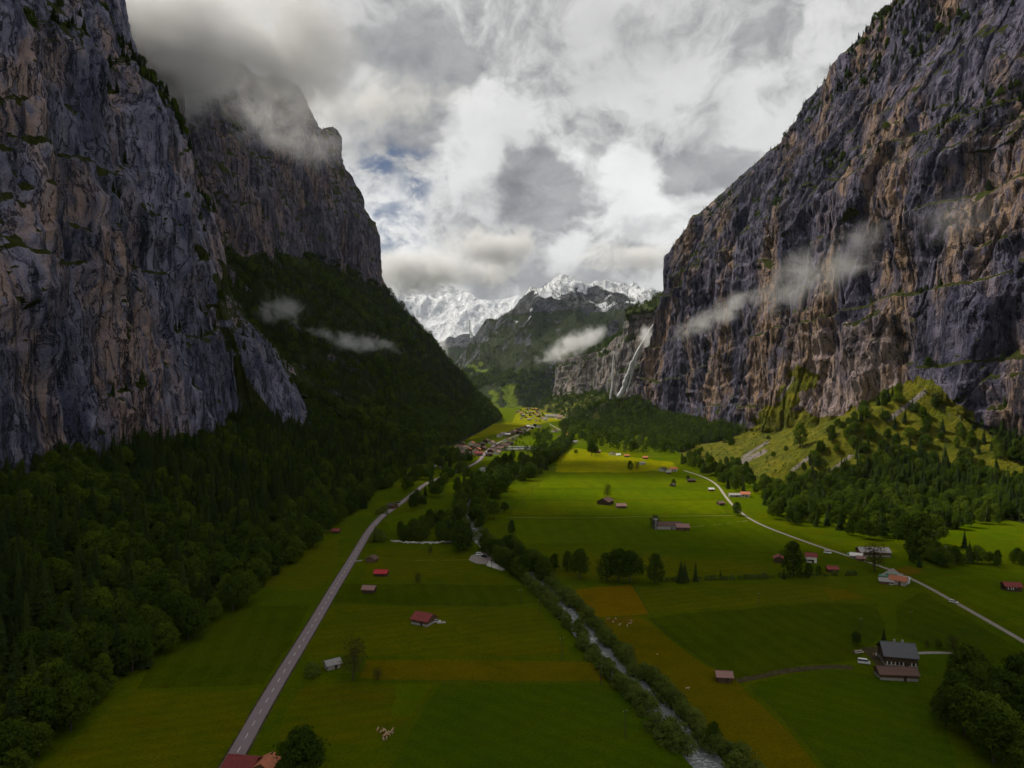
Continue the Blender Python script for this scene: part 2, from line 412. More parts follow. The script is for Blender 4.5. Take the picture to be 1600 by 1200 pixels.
def carve(P, side, cliff, amp=1.0, seed=0.0, tilt=.12, bed=34.0):
    """side: +1 when the rock faces +x; cliff: 0..1 mask"""
    n = normals(P)
    if (n[..., 0]*side).mean() < 0: n = -n
    x, y, z = P[..., 0], P[..., 1], P[..., 2]
    s = y+.6*x
    wz = z+22*fbm(s/130+seed, z/210, seed, 3)
    butt = ridged(s/125+seed, z/460, seed+1.5, 2)-.9
    fl = ridged((s+.2*wz)/34+seed, z/210, seed+4.2, 2)-.9+.26*ridged(s/9+seed, z/130, seed+9.1, 2)
    zz = (wz+tilt*y)/bed
    fr = zz-np.floor(zz)
    led = (np.where(fr < .78, fr/.78, (1-fr)/.22)-.5)*(0.6+.9*perlin(s/70, z/60, seed+8))
    sm = fbm(x/15, s/13, z/22, 4, .6)
    crack = -np.exp(-(perlin(s/26+seed, z/130, seed+6)/.045)**2)
    wx, wy, wv = x+6*perlin(s/30, z/30, 2.2), s+9*perlin(s/40, z/45, seed+3.3), wz+6*perlin(s/25, z/25, seed+7.7)
    blk = 11*cells(wx/70, wy/52, wv/130, 3)+3.0*cells(wx/26, wy/17, wv/60, 11)+1.3*cells(wx/11, wy/7, wv/22, 29)
    steps = 0
    for zl, wd in ((150, 7), (245, 9), (345, 8), (470, 12)):
        zk = zl+34*perlin(s/170+zl, .5, seed)+14*perlin(s/48+zl, 1.5, seed)+tilt*(700-y)
        steps = steps-wd*np.clip(.6+1.3*perlin(s/110+zl*.1, z/300, seed+2.2), 0, 1.3)*sstep(-3, 3.5, z-zk)+wd*.75*sstep(5, 120, z-zk)
    d = 25*butt+5.5*fl+3.5*led+blk+1.6*sm+4.5*crack+steps
    soft = 3.0*fbm(x/40, y/40, z/40, 4)
    P = P+n*(amp*d*cliff+soft*(1-cliff)*np.clip(z/25, 0, 1))[..., None]
    return P
SCAT = []      # (name, vertex grid, normals up component) for tree scattering
def slope_nz(P):
    n = normals(P); return np.abs(n[..., 2])

# --- left wall of the valley, its unseen top built up to shade the floor
LS = []
def st(y, *xz): return [(x, y, z) for x, z in xz]
LS = [st(-250, (-155, -1.5), (-250, 24), (-330, 60), (-345, 180), (-365, 300), (-395, 420), (-490, 640), (-600, 1450), (-800, 1950)),
      st(250, (-155, -1.5), (-250, 24), (-335, 60), (-350, 180), (-370, 300), (-398, 420), (-490, 640), (-600, 1450), (-800, 1950)),
      st(520, (-158, -1.5), (-250, 24), (-340, 58), (-352, 180), (-372, 300), (-400, 420), (-490, 640), (-600, 1450), (-800, 1950)),
      st(700, (-155, -1.5), (-245, 22), (-338, 56), (-350, 190), (-372, 300), (-402, 415), (-495, 610), (-600, 1450), (-800, 1950)),
      st(850, (-150, -1.5), (-240, 22), (-338, 57), (-352, 200), (-375, 300), (-405, 408), (-499, 592), (-600, 1430), (-800, 1950)),
      st(885, (-148, -1.5), (-238, 22), (-352, 62), (-378, 190), (-402, 300), (-435, 400), (-530, 580), (-630, 1400), (-820, 1900)),
      st(935, (-144, -1.5), (-235, 20), (-385, 80), (-410, 180), (-440, 270), (-475, 370), (-560, 560), (-650, 1250), (-820, 1850)),
      st(1040, (-140, -1.5), (-225, 20), (-315, 68), (-354, 185), (-407, 250), (-441, 350), (-495, 462), (-650, 800), (-780, 1700)),
      st(1120, (-134, -1.5), (-225, 22), (-340, 80), (-385, 175), (-440, 245), (-480, 330), (-560, 440), (-740, 1000), (-820, 1800)),
      st(1280, (-120, -1.5), (-230, 35), (-360, 110), (-430, 180), (-500, 260), (-540, 330), (-640, 440), (-800, 780), (-920, 1350))]
P, tu, tv = loft(LS, 560, 420, uw=[.12, .5, 1.6, 1.7, 1.8, 1.5, 1.1, 1, .6], vw=[.45, .5, 1.2, 1.2, 1.2, 1, .3, .12])
cl = sstep(1.75, 2.15, tv)*(1-.5*sstep(6.6, 7, tv))
cl = cl*np.where(tu > 6.4, .55, 1)
P = carve(P, 1, cl, 1.0, 1.7, tilt=-.25)
nz = slope_nz(P); PX, PY = proj(P)
veg = np.where(tv < 1.85, 1, sstep(.42, .66, nz+.25*fbm(P[..., 0]/50, P[..., 1]/50, P[..., 2]/35, 3)+.06*(P[..., 2] < 330)-.06))
veg = np.where((tu > 6.3) & (tv < 4.5), np.maximum(veg, sstep(-.1, .15, fbm(P[..., 1]/60, P[..., 2]/60, 3.3, 3))), veg)
scree = np.where(inpoly(PX, PY, ((365, 520), (415, 535), (470, 612), (492, 676), (445, 672), (385, 590))) & (P[..., 1] > 880), .75, 0.)
veg = np.where(scree > .3, .25, veg)
o = grid_mesh('mountain_left', P, M_rockL, dict(veg=veg, meadow=0*veg, scree=.55*scree), smooth=False)
tag(o, kind='structure'); LEFT = (P, nz, tu, tv); GULLY = scree > .3

# --- high mountain behind it, forest below a band of cliffs
L2 = [st(1150, (-140, -1.5), (-240, 40), (-400, 130), (-570, 290), (-600, 400), (-650, 540), (-700, 700), (-1100, 850)),
      st(1450, (-100, -1.5), (-215, 60), (-370, 190), (-590, 385), (-625, 530), (-670, 690), (-725, 850), (-1050, 950)),
      st(1900, (-65, -1.5), (-190, 95), (-340, 265), (-550, 470), (-580, 620), (-635, 790), (-700, 930), (-1000, 1050)),
      st(2130, (-52, -1.5), (-165, 115), (-310, 285), (-462, 450), (-490, 610), (-550, 800), (-635, 1010), (-950, 1150)),
      st(2250, (-42, -1.5), (-150, 125), (-285, 280), (-440, 440), (-475, 600), (-555, 770), (-625, 890), (-900, 1050)),
      st(2350, (-35, -1.5), (-138, 130), (-270, 272), (-425, 432), (-466, 590), (-545, 780), (-600, 990), (-800, 1000)),
      st(2440, (-38, -1.5), (-150, 120), (-300, 255), (-470, 410), (-540, 560), (-640, 740), (-720, 850), (-900, 980)),
      st(2620, (-60, -1.5), (-260, 100), (-450, 220), (-650, 370), (-750, 480), (-850, 600), (-900, 700), (-1100, 800)),
      st(3100, (-160, -1.5), (-450, 90), (-700, 180), (-900, 280), (-1000, 380), (-1100, 480), (-1200, 560), (-1400, 700))]
P, tu, tv = loft(L2, 420, 300, uw=[.8, 1, 1.1, 1.2, 1.2, 1.2, .6, .2], vw=[1, 1, 1, 1.3, 1.3, 1.2, .3], sm=(5, 3))
cl = np.clip(sstep(2.75, 3.15, tv+.35*fbm(P[..., 1]/150, P[..., 2]/150, 2.2, 3))*1.0, 0, 1)
P = carve(P, 1, cl, 1.1, 5.1, tilt=.16, bed=55)
P = P+(normals(P)*np.sign(normals(P)[..., 2:3]))*((1-cl)*np.clip(P[..., 2]/40, 0, 1)*18*(ridged(P[..., 1]/170, P[..., 2]/600, 7.7, 4)-1.1))[..., None]
nz = slope_nz(P)
veg = np.where(cl < .5, 1, sstep(.40, .62, nz+.2*fbm(P[..., 0]/60, P[..., 1]/60, P[..., 2]/45, 3)))
outc = (cl < .5) & (fbm(P[..., 1]/70, P[..., 2]/90, 5.5, 4) > .52)
veg = np.where(outc, .2, veg)
o = grid_mesh('mountain_far_left', P, M_rock2, dict(veg=veg, meadow=0*veg, scree=0*veg), smooth=False)
tag(o, kind='structure'); LEFT2 = (P, nz, tu, tv, cl)

# --- right wall
RS = [st(60, (400, -1.5), (480, 18), (570, 45), (585, 220), (600, 400), (632, 450), (690, 690), (1000, 1150)),
      st(500, (430, -1.5), (500, 16), (575, 43), (590, 210), (605, 400), (635, 450), (690, 690), (1000, 1150)),
      st(700, (440, -1.5), (505, 16), (570, 43), (584, 210), (600, 400), (630, 452), (680, 690), (1000, 1150)),
      st(790, (390, -1.5), (455, 35), (532, 72), (545, 220), (560, 400), (592, 454), (650, 685), (950, 1100)),
      st(855, (300, -1.5), (395, 50), (497, 116), (510, 240), (526, 400), (556, 456), (615, 682), (900, 1050)),
      st(930, (290, -1.5), (375, 36), (478, 92), (492, 235), (508, 400), (536, 458), (592, 680), (850, 1000)),
      st(1010, (285, -1.5), (360, 26), (458, 64), (472, 225), (488, 402), (516, 460), (576, 676), (820, 960)),
      st(1150, (282, -1.5), (342, 14), (425, 35), (440, 210), (456, 405), (484, 462), (585, 673), (800, 900)),
      st(1400, (300, -1.5), (345, 12), (408, 38), (420, 200), (436, 405), (466, 472), (583, 638), (780, 820)),
      st(1560, (305, -1.5), (345, 12), (400, 39), (410, 190), (424, 380), (452, 462), (540, 604), (750, 760)),
      st(1720, (270, -1.5), (320, 16), (378, 44), (392, 175), (410, 315), (440, 430), (505, 585), (720, 720)),
      st(1850, (215, -1.5), (270, 30), (335, 80), (358, 190), (380, 300), (405, 395), (455, 490), (720, 640)),
      st(1900, (225, -1.5), (290, 35), (380, 90), (405, 190), (428, 290), (450, 370), (490, 440), (750, 560)),
      st(2050, (300, -1.5), (380, 22), (480, 60), (490, 150), (505, 230), (515, 300), (560, 370), (800, 480))]
P, tu, tv = loft(RS, 700, 400, uw=[.05, .5, 1.4, 1.5, 1.5, 1.4, 1.3, 1.1, .95, .9, .9, .9, .5], vw=[.5, .7, 1.2, 1.2, 1.2, .8, .15])
cl = sstep(1.8, 2.12, tv+.12*fbm(P[..., 1]/50, P[..., 2]/50, 1.1, 3))*(1-.5*sstep(6.2, 7, tv))
P = carve(P, -1, cl, 1.0, 9.3, tilt=.10)
nz = slope_nz(P); PX, PY = proj(P)
ledge = np.exp(-((tv-4.75)/.45)**2)*(perlin(P[..., 1]/120, 4.4, .3)+.55)
veg = np.where(tv < 1.85, 1, sstep(.44, .66, nz+.22*fbm(P[..., 0]/40, P[..., 1]/40, P[..., 2]/30, 3)+.25*ledge))
jx, jy = 16*fbm(P[..., 1]/28, P[..., 2]/28, 2.7, 4), 12*fbm(P[..., 1]/28, P[..., 2]/28, 8.7, 4)
mead = np.where(inpoly(PX+jx, PY+jy, ((1080, 690), (1140, 690), (1195, 640), (1250, 570), (1275, 590), (1235, 640), (1300, 650), (1440, 590), (1510, 640), (1600, 735), (1620, 790), (1500, 738), (1410, 720), (1330, 734), (1240, 758), (1175, 752), (1100, 735), (1060, 715))), 1., 0.)
veg = np.where((mead > .5) & (tv < 2.6), np.maximum(veg, .75), veg)
scree = np.zeros_like(veg)
for a, b_, wd in (((1195, 705), (1110, 745), 5), ((1238, 590), (1218, 625), 4), ((1445, 612), (1390, 655), 5), ((1270, 710), (1238, 735), 4), ((1450, 720), (1440, 745), 10), ((1330, 712), (1300, 735), 4), ((1200, 690), (1160, 715), 3)):
    ax, ay = a; bx, by = b_; q = (bx-ax)**2+(by-ay)**2
    k = np.clip(((PX-ax)*(bx-ax)+(PY-ay)*(by-ay))/q, 0, 1)
    scree = np.maximum(scree, (1-sstep(wd*.4, wd*1.3, np.hypot(PX-ax-k*(bx-ax), PY-ay-k*(by-ay))))*(tv < 2.5))
o = grid_mesh('mountain_right', P, M_rockR, dict(veg=veg, meadow=mead, scree=scree*.8, pale=np.clip(inpoly(PX+14*fbm(P[..., 1]/30, P[..., 2]/30, .7, 3), PY+14*fbm(P[..., 1]/30, P[..., 2]/30, 4.7, 3), ((1235, 520), (1330, 500), (1400, 530), (1405, 640), (1300, 655), (1240, 640)))*.8, 0, 1)), smooth=False, flip=True)  # pale: sunlit area at the cliff foot, painted into the rock colour
tag(o, kind='structure'); RIGHT = (P, nz, tu, tv, mead)

# --- the wall goes on: waterfall cliff and pale sunlit buttress
R2 = [st(1740, (420, -1.5), (440, 20), (480, 60), (490, 180), (500, 300), (520, 350), (760, 520)),
      st(2050, (240, -1.5), (310, 30), (468, 80), (475, 200), (480, 310), (495, 350), (720, 520)),
      st(2210, (215, -1.5), (250, 35), (322, 75), (330, 200), (340, 310), (360, 350), (700, 500)),
      st(2380, (205, -1.5), (270, 35), (390, 85), (402, 190), (415, 290), (435, 325), (700, 480)),
      st(2550, (190, -1.5), (240, 35), (345, 90), (352, 180), (360, 270), (385, 300), (700, 450)),
      st(2800, (160, -1.5), (215, 40), (330, 85), (345, 170), (360, 240), (390, 270), (700, 420)),
      st(3050, (110, -1.5), (135, 30), (175, 72), (180, 140), (186, 205), (215, 235), (650, 400)),
      st(3150, (115, -1.5), (150, 30), (215, 70), (240, 130), (260, 190), (300, 225), (700, 400)),
      st(3500, (160, -1.5), (250, 30), (400, 70), (450, 130), (500, 190), (550, 225), (900, 400))]
P, tu, tv = loft(R2, 300, 170, sm=(4, 2))
cl = sstep(1.8, 2.1, tv)*(1-sstep(4.3, 5, tv))
P = carve(P, -1, cl, .9, 13.3)
nz = slope_nz(P)
veg = np.where((tv < 1.9) | (tv > 4.8), 1, sstep(.42, .62, nz+.25*fbm(P[..., 0]/40, P[..., 1]/40, P[..., 2]/30, 3)))
mead = np.where((tv < 1.9) & (fbm(P[..., 0]/60, P[..., 1]/60, .3, 3) > .05), 1., 0.)
M_rock4 = rock_mat('rock_pale', (.13, .12, .125), (.33, .30, .29), (.42, .34, .29), .7, grass=(.05, .07, .008))
o = grid_mesh('waterfall_cliff', P, M_rock4, dict(veg=veg, meadow=mead, scree=0*veg), smooth=False, flip=True)
tag(o, kind='structure'); RIGHT2 = (P, nz, tu, tv, mead)

# --- mountains closing the valley
def heightfield(name, x0, x1, y0, y1, nx, ny, ridge, yr, foot, amp, ws, pw=.85, snz=(.36, .56), mat=M_rock3, seed=0., snowline=1e9):
    x, y = np.meshgrid(np.linspace(x0, x1, nx), np.linspace(y0, y1, ny), indexing='ij')
    rx, rz = zip(*ridge)
    yy = y+160*fbm(x/900+seed, y/900, seed, 3)
    tt = np.clip((yy-foot)/(yr-foot), 0, None)
    prof = np.where(tt < 1, np.clip(tt, 0, 1)**pw, np.clip(1-(tt-1)*.6, 0, 1))
    R = np.interp(x, rx, rz)
    z = R*prof
    er = ridged(x/ws+seed, y/(ws*1.7), seed+.5, 6, .52)-1.35
    z = z+amp*er*np.clip(tt*1.6, 0, 1)+amp*.3*fbm(x/(ws*.4), y/(ws*.4), seed, 5)*np.clip(tt*2, 0, 1)
    z = np.maximum(z, -5)*sstep(y0, y0+260, y)-12*(1-sstep(y0, y0+120, y))-6*(tt <= 0)
    P = np.stack([x, y, z], -1); nz_ = slope_nz(P)
    snow_ = sstep(snowline-120, snowline+160, z+220*fbm(x/400, y/400, 1.2+seed, 4))*sstep(snz[0], snz[1], nz_+.16*fbm(x/150, y/150, 3.3, 4))
    veg_ = np.where(z < snowline*.85, sstep(.5, .68, nz_+.2*fbm(x/150, y/150, seed+.7, 4)), 0.)
    PX_, PY_ = proj(P)
    jx, jy = 7*fbm(x/60, y/60, 1.9, 3), 5*fbm(x/60, y/60, 6.9, 3)
    mead_ = inpoly(PX_+jx, PY_+jy, ((768, 612), (776, 610), (782, 640), (762, 640))) | inpoly(PX_+jx, PY_+jy, ((784, 606), (802, 598), (814, 645), (792, 645))) | inpoly(PX_+jx*2, PY_+jy*2, ((732, 572), (752, 568), (758, 582), (738, 588)))
    o_ = grid_mesh(name, P, mat, dict(veg=np.where(mead_, 1, veg_), meadow=np.where(mead_, 1., 0.), scree=0*veg_, snow=snow_), smooth=False)
    tag(o_, kind='structure')
    return P, nz_, mead_
M3 = heightfield('mountain_middle', -900, 2200, 3450, 5400, 330, 220,
    [(-900, 0), (-560, 130), (-440, 240), (-266, 440), (-44, 640), (133, 780), (311, 850), (420, 860), (600, 830), (800, 800), (1000, 790), (2200, 800)], 4800, 3480, 75, 420, .92, seed=2.3, snowline=680, snz=(.2, .5))
M4 = heightfield('mountain_snow', -3200, 4500, 5600, 9500, 380, 220,
    [(-3200, 1700), (-1700, 1600), (-1300, 1480), (-1000, 1330), (-700, 1220), (-350, 1120), (0, 1080), (450, 1150), (620, 1330), (800, 1150), (1100, 1150), (1450, 1280), (1700, 1200), (4500, 1400)], 7900, 5650, 135, 1000, 1.15, seed=6.1, snowline=560)

# ------------------------------------------------------------------ tree meshes (unit: metres, root at origin)
def tube(V, F, pts, rad, n=6):
    base = len(V)
    pts = [Vector(p) for p in pts]
    for i, (p, r) in enumerate(zip(pts, rad)):
        d = (pts[min(i+1, len(pts)-1)]-pts[max(i-1, 0)]).normalized()
        a = d.orthogonal().normalized(); b_ = d.cross(a)
        for k in range(n):
            an = 2*PI*k/n; V.append(p+(a*math.cos(an)+b_*math.sin(an))*r)
    for i in range(len(pts)-1):
        for k in range(n):
            F.append((base+i*n+k, base+i*n+(k+1) % n, base+(i+1)*n+(k+1) % n, base+(i+1)*n+k))
    F.append([base+(len(pts)-1)*n+k for k in range(n)])
def me_of(name, V, F, mat):
    me = bpy.data.meshes.new(name); me.from_pydata([tuple(v) for v in V], [], [tuple(f) for f in F]); me.update(); me.materials.append(mat); return me
def leaf_quads(V, F, c, r, n, size, R, flat=.75):
    for _ in range(n):
        d = Vector((R.gauss(0, 1), R.gauss(0, 1), R.gauss(0, 1))).normalized()
        if d.z < -.35 and R.random() < .6: d.z = -d.z
        p = c+Vector((d.x*r, d.y*r, d.z*r*flat))*(R.uniform(.72, 1.06))
        nrm = (d+Vector((R.uniform(-.7, .7), R.uniform(-.7, .7), R.uniform(-.4, .9)))).normalized()
        a = nrm.orthogonal().normalized(); b_ = nrm.cross(a); th = R.uniform(0, PI)
        a, b_ = a*math.cos(th)+b_*math.sin(th), b_*math.cos(th)-a*math.sin(th)
        s = size*R.uniform(.6, 1.3); i = len(V)
        V += [p-a*s, p-b_*s*.55+nrm*s*.12, p+a*s, p+b_*s*.55+nrm*s*.12]; F.append((i, i+1, i+2, i+3))
def broadleaf(seed, h, rad, clumps, nq, size, low=.28, sparse=False, mat=None, flat=.75):
    R = random.Random(seed); V, F = [], []
    tv, tf = [], []
    lean = Vector((R.uniform(-.05, .05)*h, R.uniform(-.05, .05)*h, 0))
    tube(tv, tf, [(0, 0, -.6), (lean.x*.2, lean.y*.2, h*.2), (lean.x*.6, lean.y*.6, h*.5), (lean.x, lean.y, h*.82)], [h*.026, h*.019, h*.012, h*.003])
    for k in range(clumps):
        f = (k+.5)/clumps; zc = low+(1-low)*f
        env = math.sin(PI*min(1, .16+.84*((zc-low)/(1-low))**.85))**.7 if not sparse else .75
        env = max(.25, env)
        an = k*2.399+R.uniform(-.5, .5); rr = rad*env*math.sqrt(R.uniform(.12, 1))*R.uniform(.75, 1.12)
        c = Vector((math.cos(an)*rr, math.sin(an)*rr, h*(zc*.93)))+lean*zc
        cr = rad*R.uniform(.26, .44)
        leaf_quads(V, F, c, cr, nq, size, R, flat)
        if k % (2 if sparse else 4) == 0:
            st_ = Vector((lean.x*.5, lean.y*.5, h*max(.2, zc*.6)))
            tube(tv, tf, [st_, (st_+c)/2+Vector((0, 0, h*.02)), c], [h*.009, h*.006, h*.002], 5)
    return me_of('trunk', tv, tf, M_bark), me_of('crown', V, F, mat or M_leaf)
def spruce(seed, h, rad, tiers, nb, low=.08):
    R = random.Random(seed); V, F = [], []
    for k in range(tiers):
        f = k/(tiers-1); z = h*(low+(1-low)*f**.92); r = rad*(1-f)**.82*R.uniform(.82, 1.12)+.12
        n = max(4, int(nb*(1-.55*f)))
        for j in range(n):
            an = 2*PI*(j+R.uniform(-.4, .4))/n+k*.7; L = r*R.uniform(.7, 1.18)
            dx, dy = math.cos(an), math.sin(an); wd = L*R.uniform(.22, .34)+.1; dr = h*.012+L*R.uniform(.28, .5)
            i = len(V)
            V += [Vector((dx*.05, dy*.05, z+.25)), Vector((dx*L*.55-dy*wd, dy*L*.55+dx*wd, z-dr*.45)), Vector((dx*L, dy*L, z-dr*.8)), Vector((dx*L*.55+dy*wd, dy*L*.55-dx*wd, z-dr*.5)), Vector((dx*L*.6, dy*L*.6, z-dr*.1))]
            F += [(i, i+1, i+4), (i+1, i+2, i+4), (i+2, i+3, i+4), (i+3, i, i+4)]
    i = len(V); V += [Vector((.12, 0, h*.95)), Vector((-.06, .1, h*.95)), Vector((-.06, -.1, h*.95)), Vector((0, 0, h*1.03))]
    F += [(i, i+1, i+3), (i+1, i+2, i+3), (i+2, i, i+3)]
    tv, tf = [], []
    tube(tv, tf, [(0, 0, -.8), (0, 0, h*.5), (0, 0, h*.96)], [h*.016, h*.01, .03])
    return me_of('trunk', tv, tf, M_bark), me_of('crown', V, F, M_needle)

KINDS = {
 'broad': [broadleaf(11, 16, 6.0, 46, 62, .5), broadleaf(12, 16, 5.2, 42, 62, .48, .2), broadleaf(13, 16, 6.8, 50, 60, .52, .3), broadleaf(14, 16, 4.4, 40, 58, .46, .16)],
 'spruce': [spruce(21, 22, 4.0, 26, 13), spruce(22, 22, 3.3, 28, 12, .05), spruce(23, 22, 4.6, 24, 14, .12)],
 'bush': [broadleaf(31, 5, 2.9, 22, 60, .26, .1, mat=M_bush), broadleaf(32, 5, 3.4, 24, 60, .28, .08, mat=M_bush), broadleaf(33, 5, 2.4, 20, 60, .25, .08, mat=M_bush)],
 'sparse': [broadleaf(41, 16, 5.8, 46, 30, .36, .22, True, mat=M_dry)],
}
FAR = {'broad': [broadleaf(51+i, 16, 5+i*.9, 18, 16, 1.1, .2)[1] for i in range(3)], 'spruce': [spruce(61+i, 22, 3.4+i*.5, 11, 7)[1] for i in range(3)]}
KH = {'broad': 16., 'spruce': 22., 'bush': 5., 'sparse': 16.}

TREES = []   # (kind, x, y, z, height, zone)
# terrain height under a point (slopes at the feet of the walls)
def bvh_of(P, jmax):
    Q = P[:, :jmax]; nu, nv = Q.shape[:2]; idx = np.arange(nu*nv).reshape(nu, nv)
    q = np.stack([idx[:-1, :-1], idx[1:, :-1], idx[1:, 1:], idx[:-1, 1:]], -1).reshape(-1, 4)
    return BVHTree.FromPolygons([tuple(v) for v in Q.reshape(-1, 3)], [tuple(f) for f in q])
BV = []
for Pm, tvv, lim in ((LEFT[0], LEFT[3], 2.0), (RIGHT[0], RIGHT[3], 2.0), (LEFT2[0], LEFT2[3], 2.5), (RIGHT2[0], RIGHT2[3], 1.9)):
    BV.append(bvh_of(Pm, int((tvv[0] < lim).sum())))
def tz(x, y):
    z = float(gz(x, y))
    for b_ in BV:
        hit = b_.ray_cast(Vector((x, y, 900)), Vector((0, 0, -1)))
        if hit[0] is not None: z = max(z, hit[0].z)
    return z

ROAD = smooth_path([G(*p) for p in ((300, 1300), (358, 1200), (420, 1087), (488, 977), (545, 882), (585, 815), (625, 787), (648, 770), (662, 757), (688, 746), (718, 735), (748, 722), (757, 708), (776, 692), (797, 685), (820, 675), (832, 667), (829, 657), (824, 648))], 5)
PATH = smooth_path([G(*p) for p in ((1680, 1050), (1600, 1004), (1500, 946), (1430, 907), (1380, 886), (1300, 861), (1200, 825), (1160, 805), (1136, 780), (1121, 757), (1100, 745), (1068, 735))], 5)
def near_path(x, y, Q): return math.sqrt(((Q[:, 0]-x)**2+(Q[:, 1]-y)**2).min())
def clear(x, y, r=1.0): return near_path(x, y, ROAD) > 4+r and near_path(x, y, PATH) > 2+r

def scatter(P, wgt, n, seed):
    """n random points on the grid surface, weighted"""
    R = np.random.default_rng(seed)
    a = np.linalg.norm(np.cross(P[1:, :-1]-P[:-1, :-1], P[:-1, 1:]-P[:-1, :-1]), axis=2)*wgt[:-1, :-1]
    c = np.cumsum(a.reshape(-1)); k = np.searchsorted(c, R.random(n)*c[-1])
    i, j = np.unravel_index(np.minimum(k, a.size-1), a.shape)
    u, v = R.random((2, n, 1))
    return P[i, j]+(P[i+1, j]-P[i, j])*u+(P[i, j+1]-P[i, j])*v, i, j
def add(pts, kindfn, hfn, zone):
    for k, p in enumerate(pts):
        kd = kindfn(p); TREES.append((kd, p[0], p[1], p[2], hfn(kd), zone))
def hdef(k):
    return rng.uniform(12, 29) if k == 'spruce' else rng.uniform(7, 19)

# left slope forest
P, nz, tu, tv = LEFT
wv = ((tv < 1.98) & (P[..., 1] > 140) & ~GULLY).astype(float)*np.where(P[..., 2] > -.5, 1, 0)
pts, i, j = scatter(P, wv, 4300, 1)
add(pts, lambda p: 'broad' if rng.random() < (.75 if p[0] > -195 else .42+.3*math.sin(p[1]/55)) else 'spruce', hdef, 'left forest')
# trees on the rim, the ledges and the shoulder of the left wall
wv = (((tv > 2.1) & (nz > .60) & (P[..., 1] > 380)) | ((tv > 4.85) & (tv < 6.6) & (tu > 3.6) & (tu < 5.6)) | ((tu > 6.4) & (tv > 2) & (tv < 6.2) & (nz > .4) & ~GULLY)).astype(float)*np.where(tv > 4.8, 1.0, .45)
pts, i, j = scatter(P, wv, 1500, 2)
add(pts, lambda p: 'spruce' if rng.random() < .8 else 'broad', lambda k: rng.uniform(9, 18), 'left crags')
# mountain behind
P, nz, tu, tv, cl = LEFT2
wv = ((cl < .5) & (P[..., 2] > -.5)).astype(float)
pts, i, j = scatter(P, wv, 17000, 3)
add(pts, lambda p: 'broad' if (p[2] < 60 and rng.random() < .75) or rng.random() < (.07 if math.sin(p[1]/130)+math.sin(p[2]/60+p[1]/90) < .8 else .4) else 'spruce', lambda k: rng.uniform(13, 25), 'far left forest')
wv = ((cl >= .5) & (nz > .5)).astype(float)
pts, i, j = scatter(P, wv, 900, 4); add(pts, lambda p: 'spruce', lambda k: rng.uniform(8, 15), 'left crags')
# right slope
P, nz, tu, tv, mead = RIGHT
dens = np.where(mead > .5, .002, 1.0)
wv = ((tv < 2.0) & (P[..., 2] > -.5) & (P[..., 1] > 300)).astype(float)*dens
pts, i, j = scatter(P, wv, 6800, 5)
add(pts, lambda p: 'broad' if rng.random() < .5 else 'spruce', lambda k: hdef(k)*.92, 'right forest')
wv = ((mead > .5) & (tv < 2.6)).astype(float)
pts, i, j = scatter(P, wv, 380, 15)
add(pts, lambda p: 'bush', lambda k: rng.uniform(1.0, 2.6), 'right meadow')
wv = ((tv > 2.1) & (nz > .62) & (tv < 4) & (mead < .5)).astype(float)*.2+((tv > 4.35) & (tv < 5.1)).astype(float)*np.where(perlin(P[..., 1]/90, .3, 1.7) > -.05, 1, .1)*.8+((tv > 5.55) & (tv < 6.3)).astype(float)*.7
pts, i, j = scatter(P, wv*(P[..., 1] > 560), 2300, 6); add(pts, lambda p: 'spruce' if rng.random() < .85 else 'broad', lambda k: rng.uniform(7, 15), 'right crags')
# far right
P, nz, tu, tv, mead = RIGHT2
wv = (((tv < 1.9) | (tv > 4.6) | (nz > .6)) & (P[..., 2] > -.5)).astype(float)*np.where(mead > .5, .35, 1)
pts, i, j = scatter(P, wv, 5200, 7); add(pts, lambda p: 'broad' if rng.random() < .55 else 'spruce', lambda k: rng.uniform(11, 20), 'far right forest')
# closing mountain
P, nz, mead = M3
wv = ((P[..., 2] > 2) & (P[..., 2] < 800) & (~mead) & (nz > .45)).astype(float)*np.clip(1.25-P[..., 2]/900, .1, 1)*np.where(fbm(P[..., 0]/170, P[..., 1]/170, P[..., 2]/200, 3) > -.12, 1, .12)
pts, i, j = scatter(P, wv, 17000, 8); add(pts, lambda p: 'broad' if p[2] < 200 and rng.random() < .65 else 'spruce', lambda k: rng.uniform(14, 24), 'far forest')

# groves on the valley floor: outlines read off the photograph, stood on the real ground
def grove(poly, n, kindfn, hfn, zone, seed):
    R = random.Random(seed); q = [G(*p) for p in poly]
    x0, x1 = min(a for a, _ in q), max(a for a, _ in q); y0, y1 = min(b_ for _, b_ in q), max(b_ for _, b_ in q)
    k = 0; got = []
    for _ in range(n*60):
        x, y = R.uniform(x0, x1), R.uniform(y0, y1)
        if not inpoly(x, y, q) or not clear(x, y, 2.5) or near_path(x, y, RIV) < 6.2: continue
        if any((x-a)**2+(y-b_)**2 < 9 for a, b_ in got): continue
        kd = kindfn(R); TREES.append((kd, x, y, tz(x, y), hfn(kd, R), zone)); got.append((x, y)); k += 1
        if k >= n: break
bl = lambda R: 'broad' if R.random() < .88 else 'spruce'
hh = lambda a, b_: (lambda k, R: R.uniform(a, b_)*(1.15 if k == 'spruce' else 1))
grove(((705, 775), (722, 752), (760, 738), (800, 718), (862, 694), (880, 704), (862, 728), (838, 752), (800, 768), (770, 800), (748, 832), (712, 826)), 112, bl, hh(10, 19), 'river grove', 1)
grove(((606, 738), (700, 706), (742, 716), (722, 742), (692, 768), (668, 792), (640, 802), (652, 770), (606, 766)), 95, bl, hh(9, 18), 'road grove', 2)
grove(((612, 838), (640, 818), (700, 812), (738, 842), (724, 862), (690, 846), (622, 846)), 42, bl, hh(9, 14), 'stream grove', 3)
grove(((704, 708), (860, 668), (865, 700), (740, 716)), 42, bl, hh(6, 11), 'hamlet', 4)
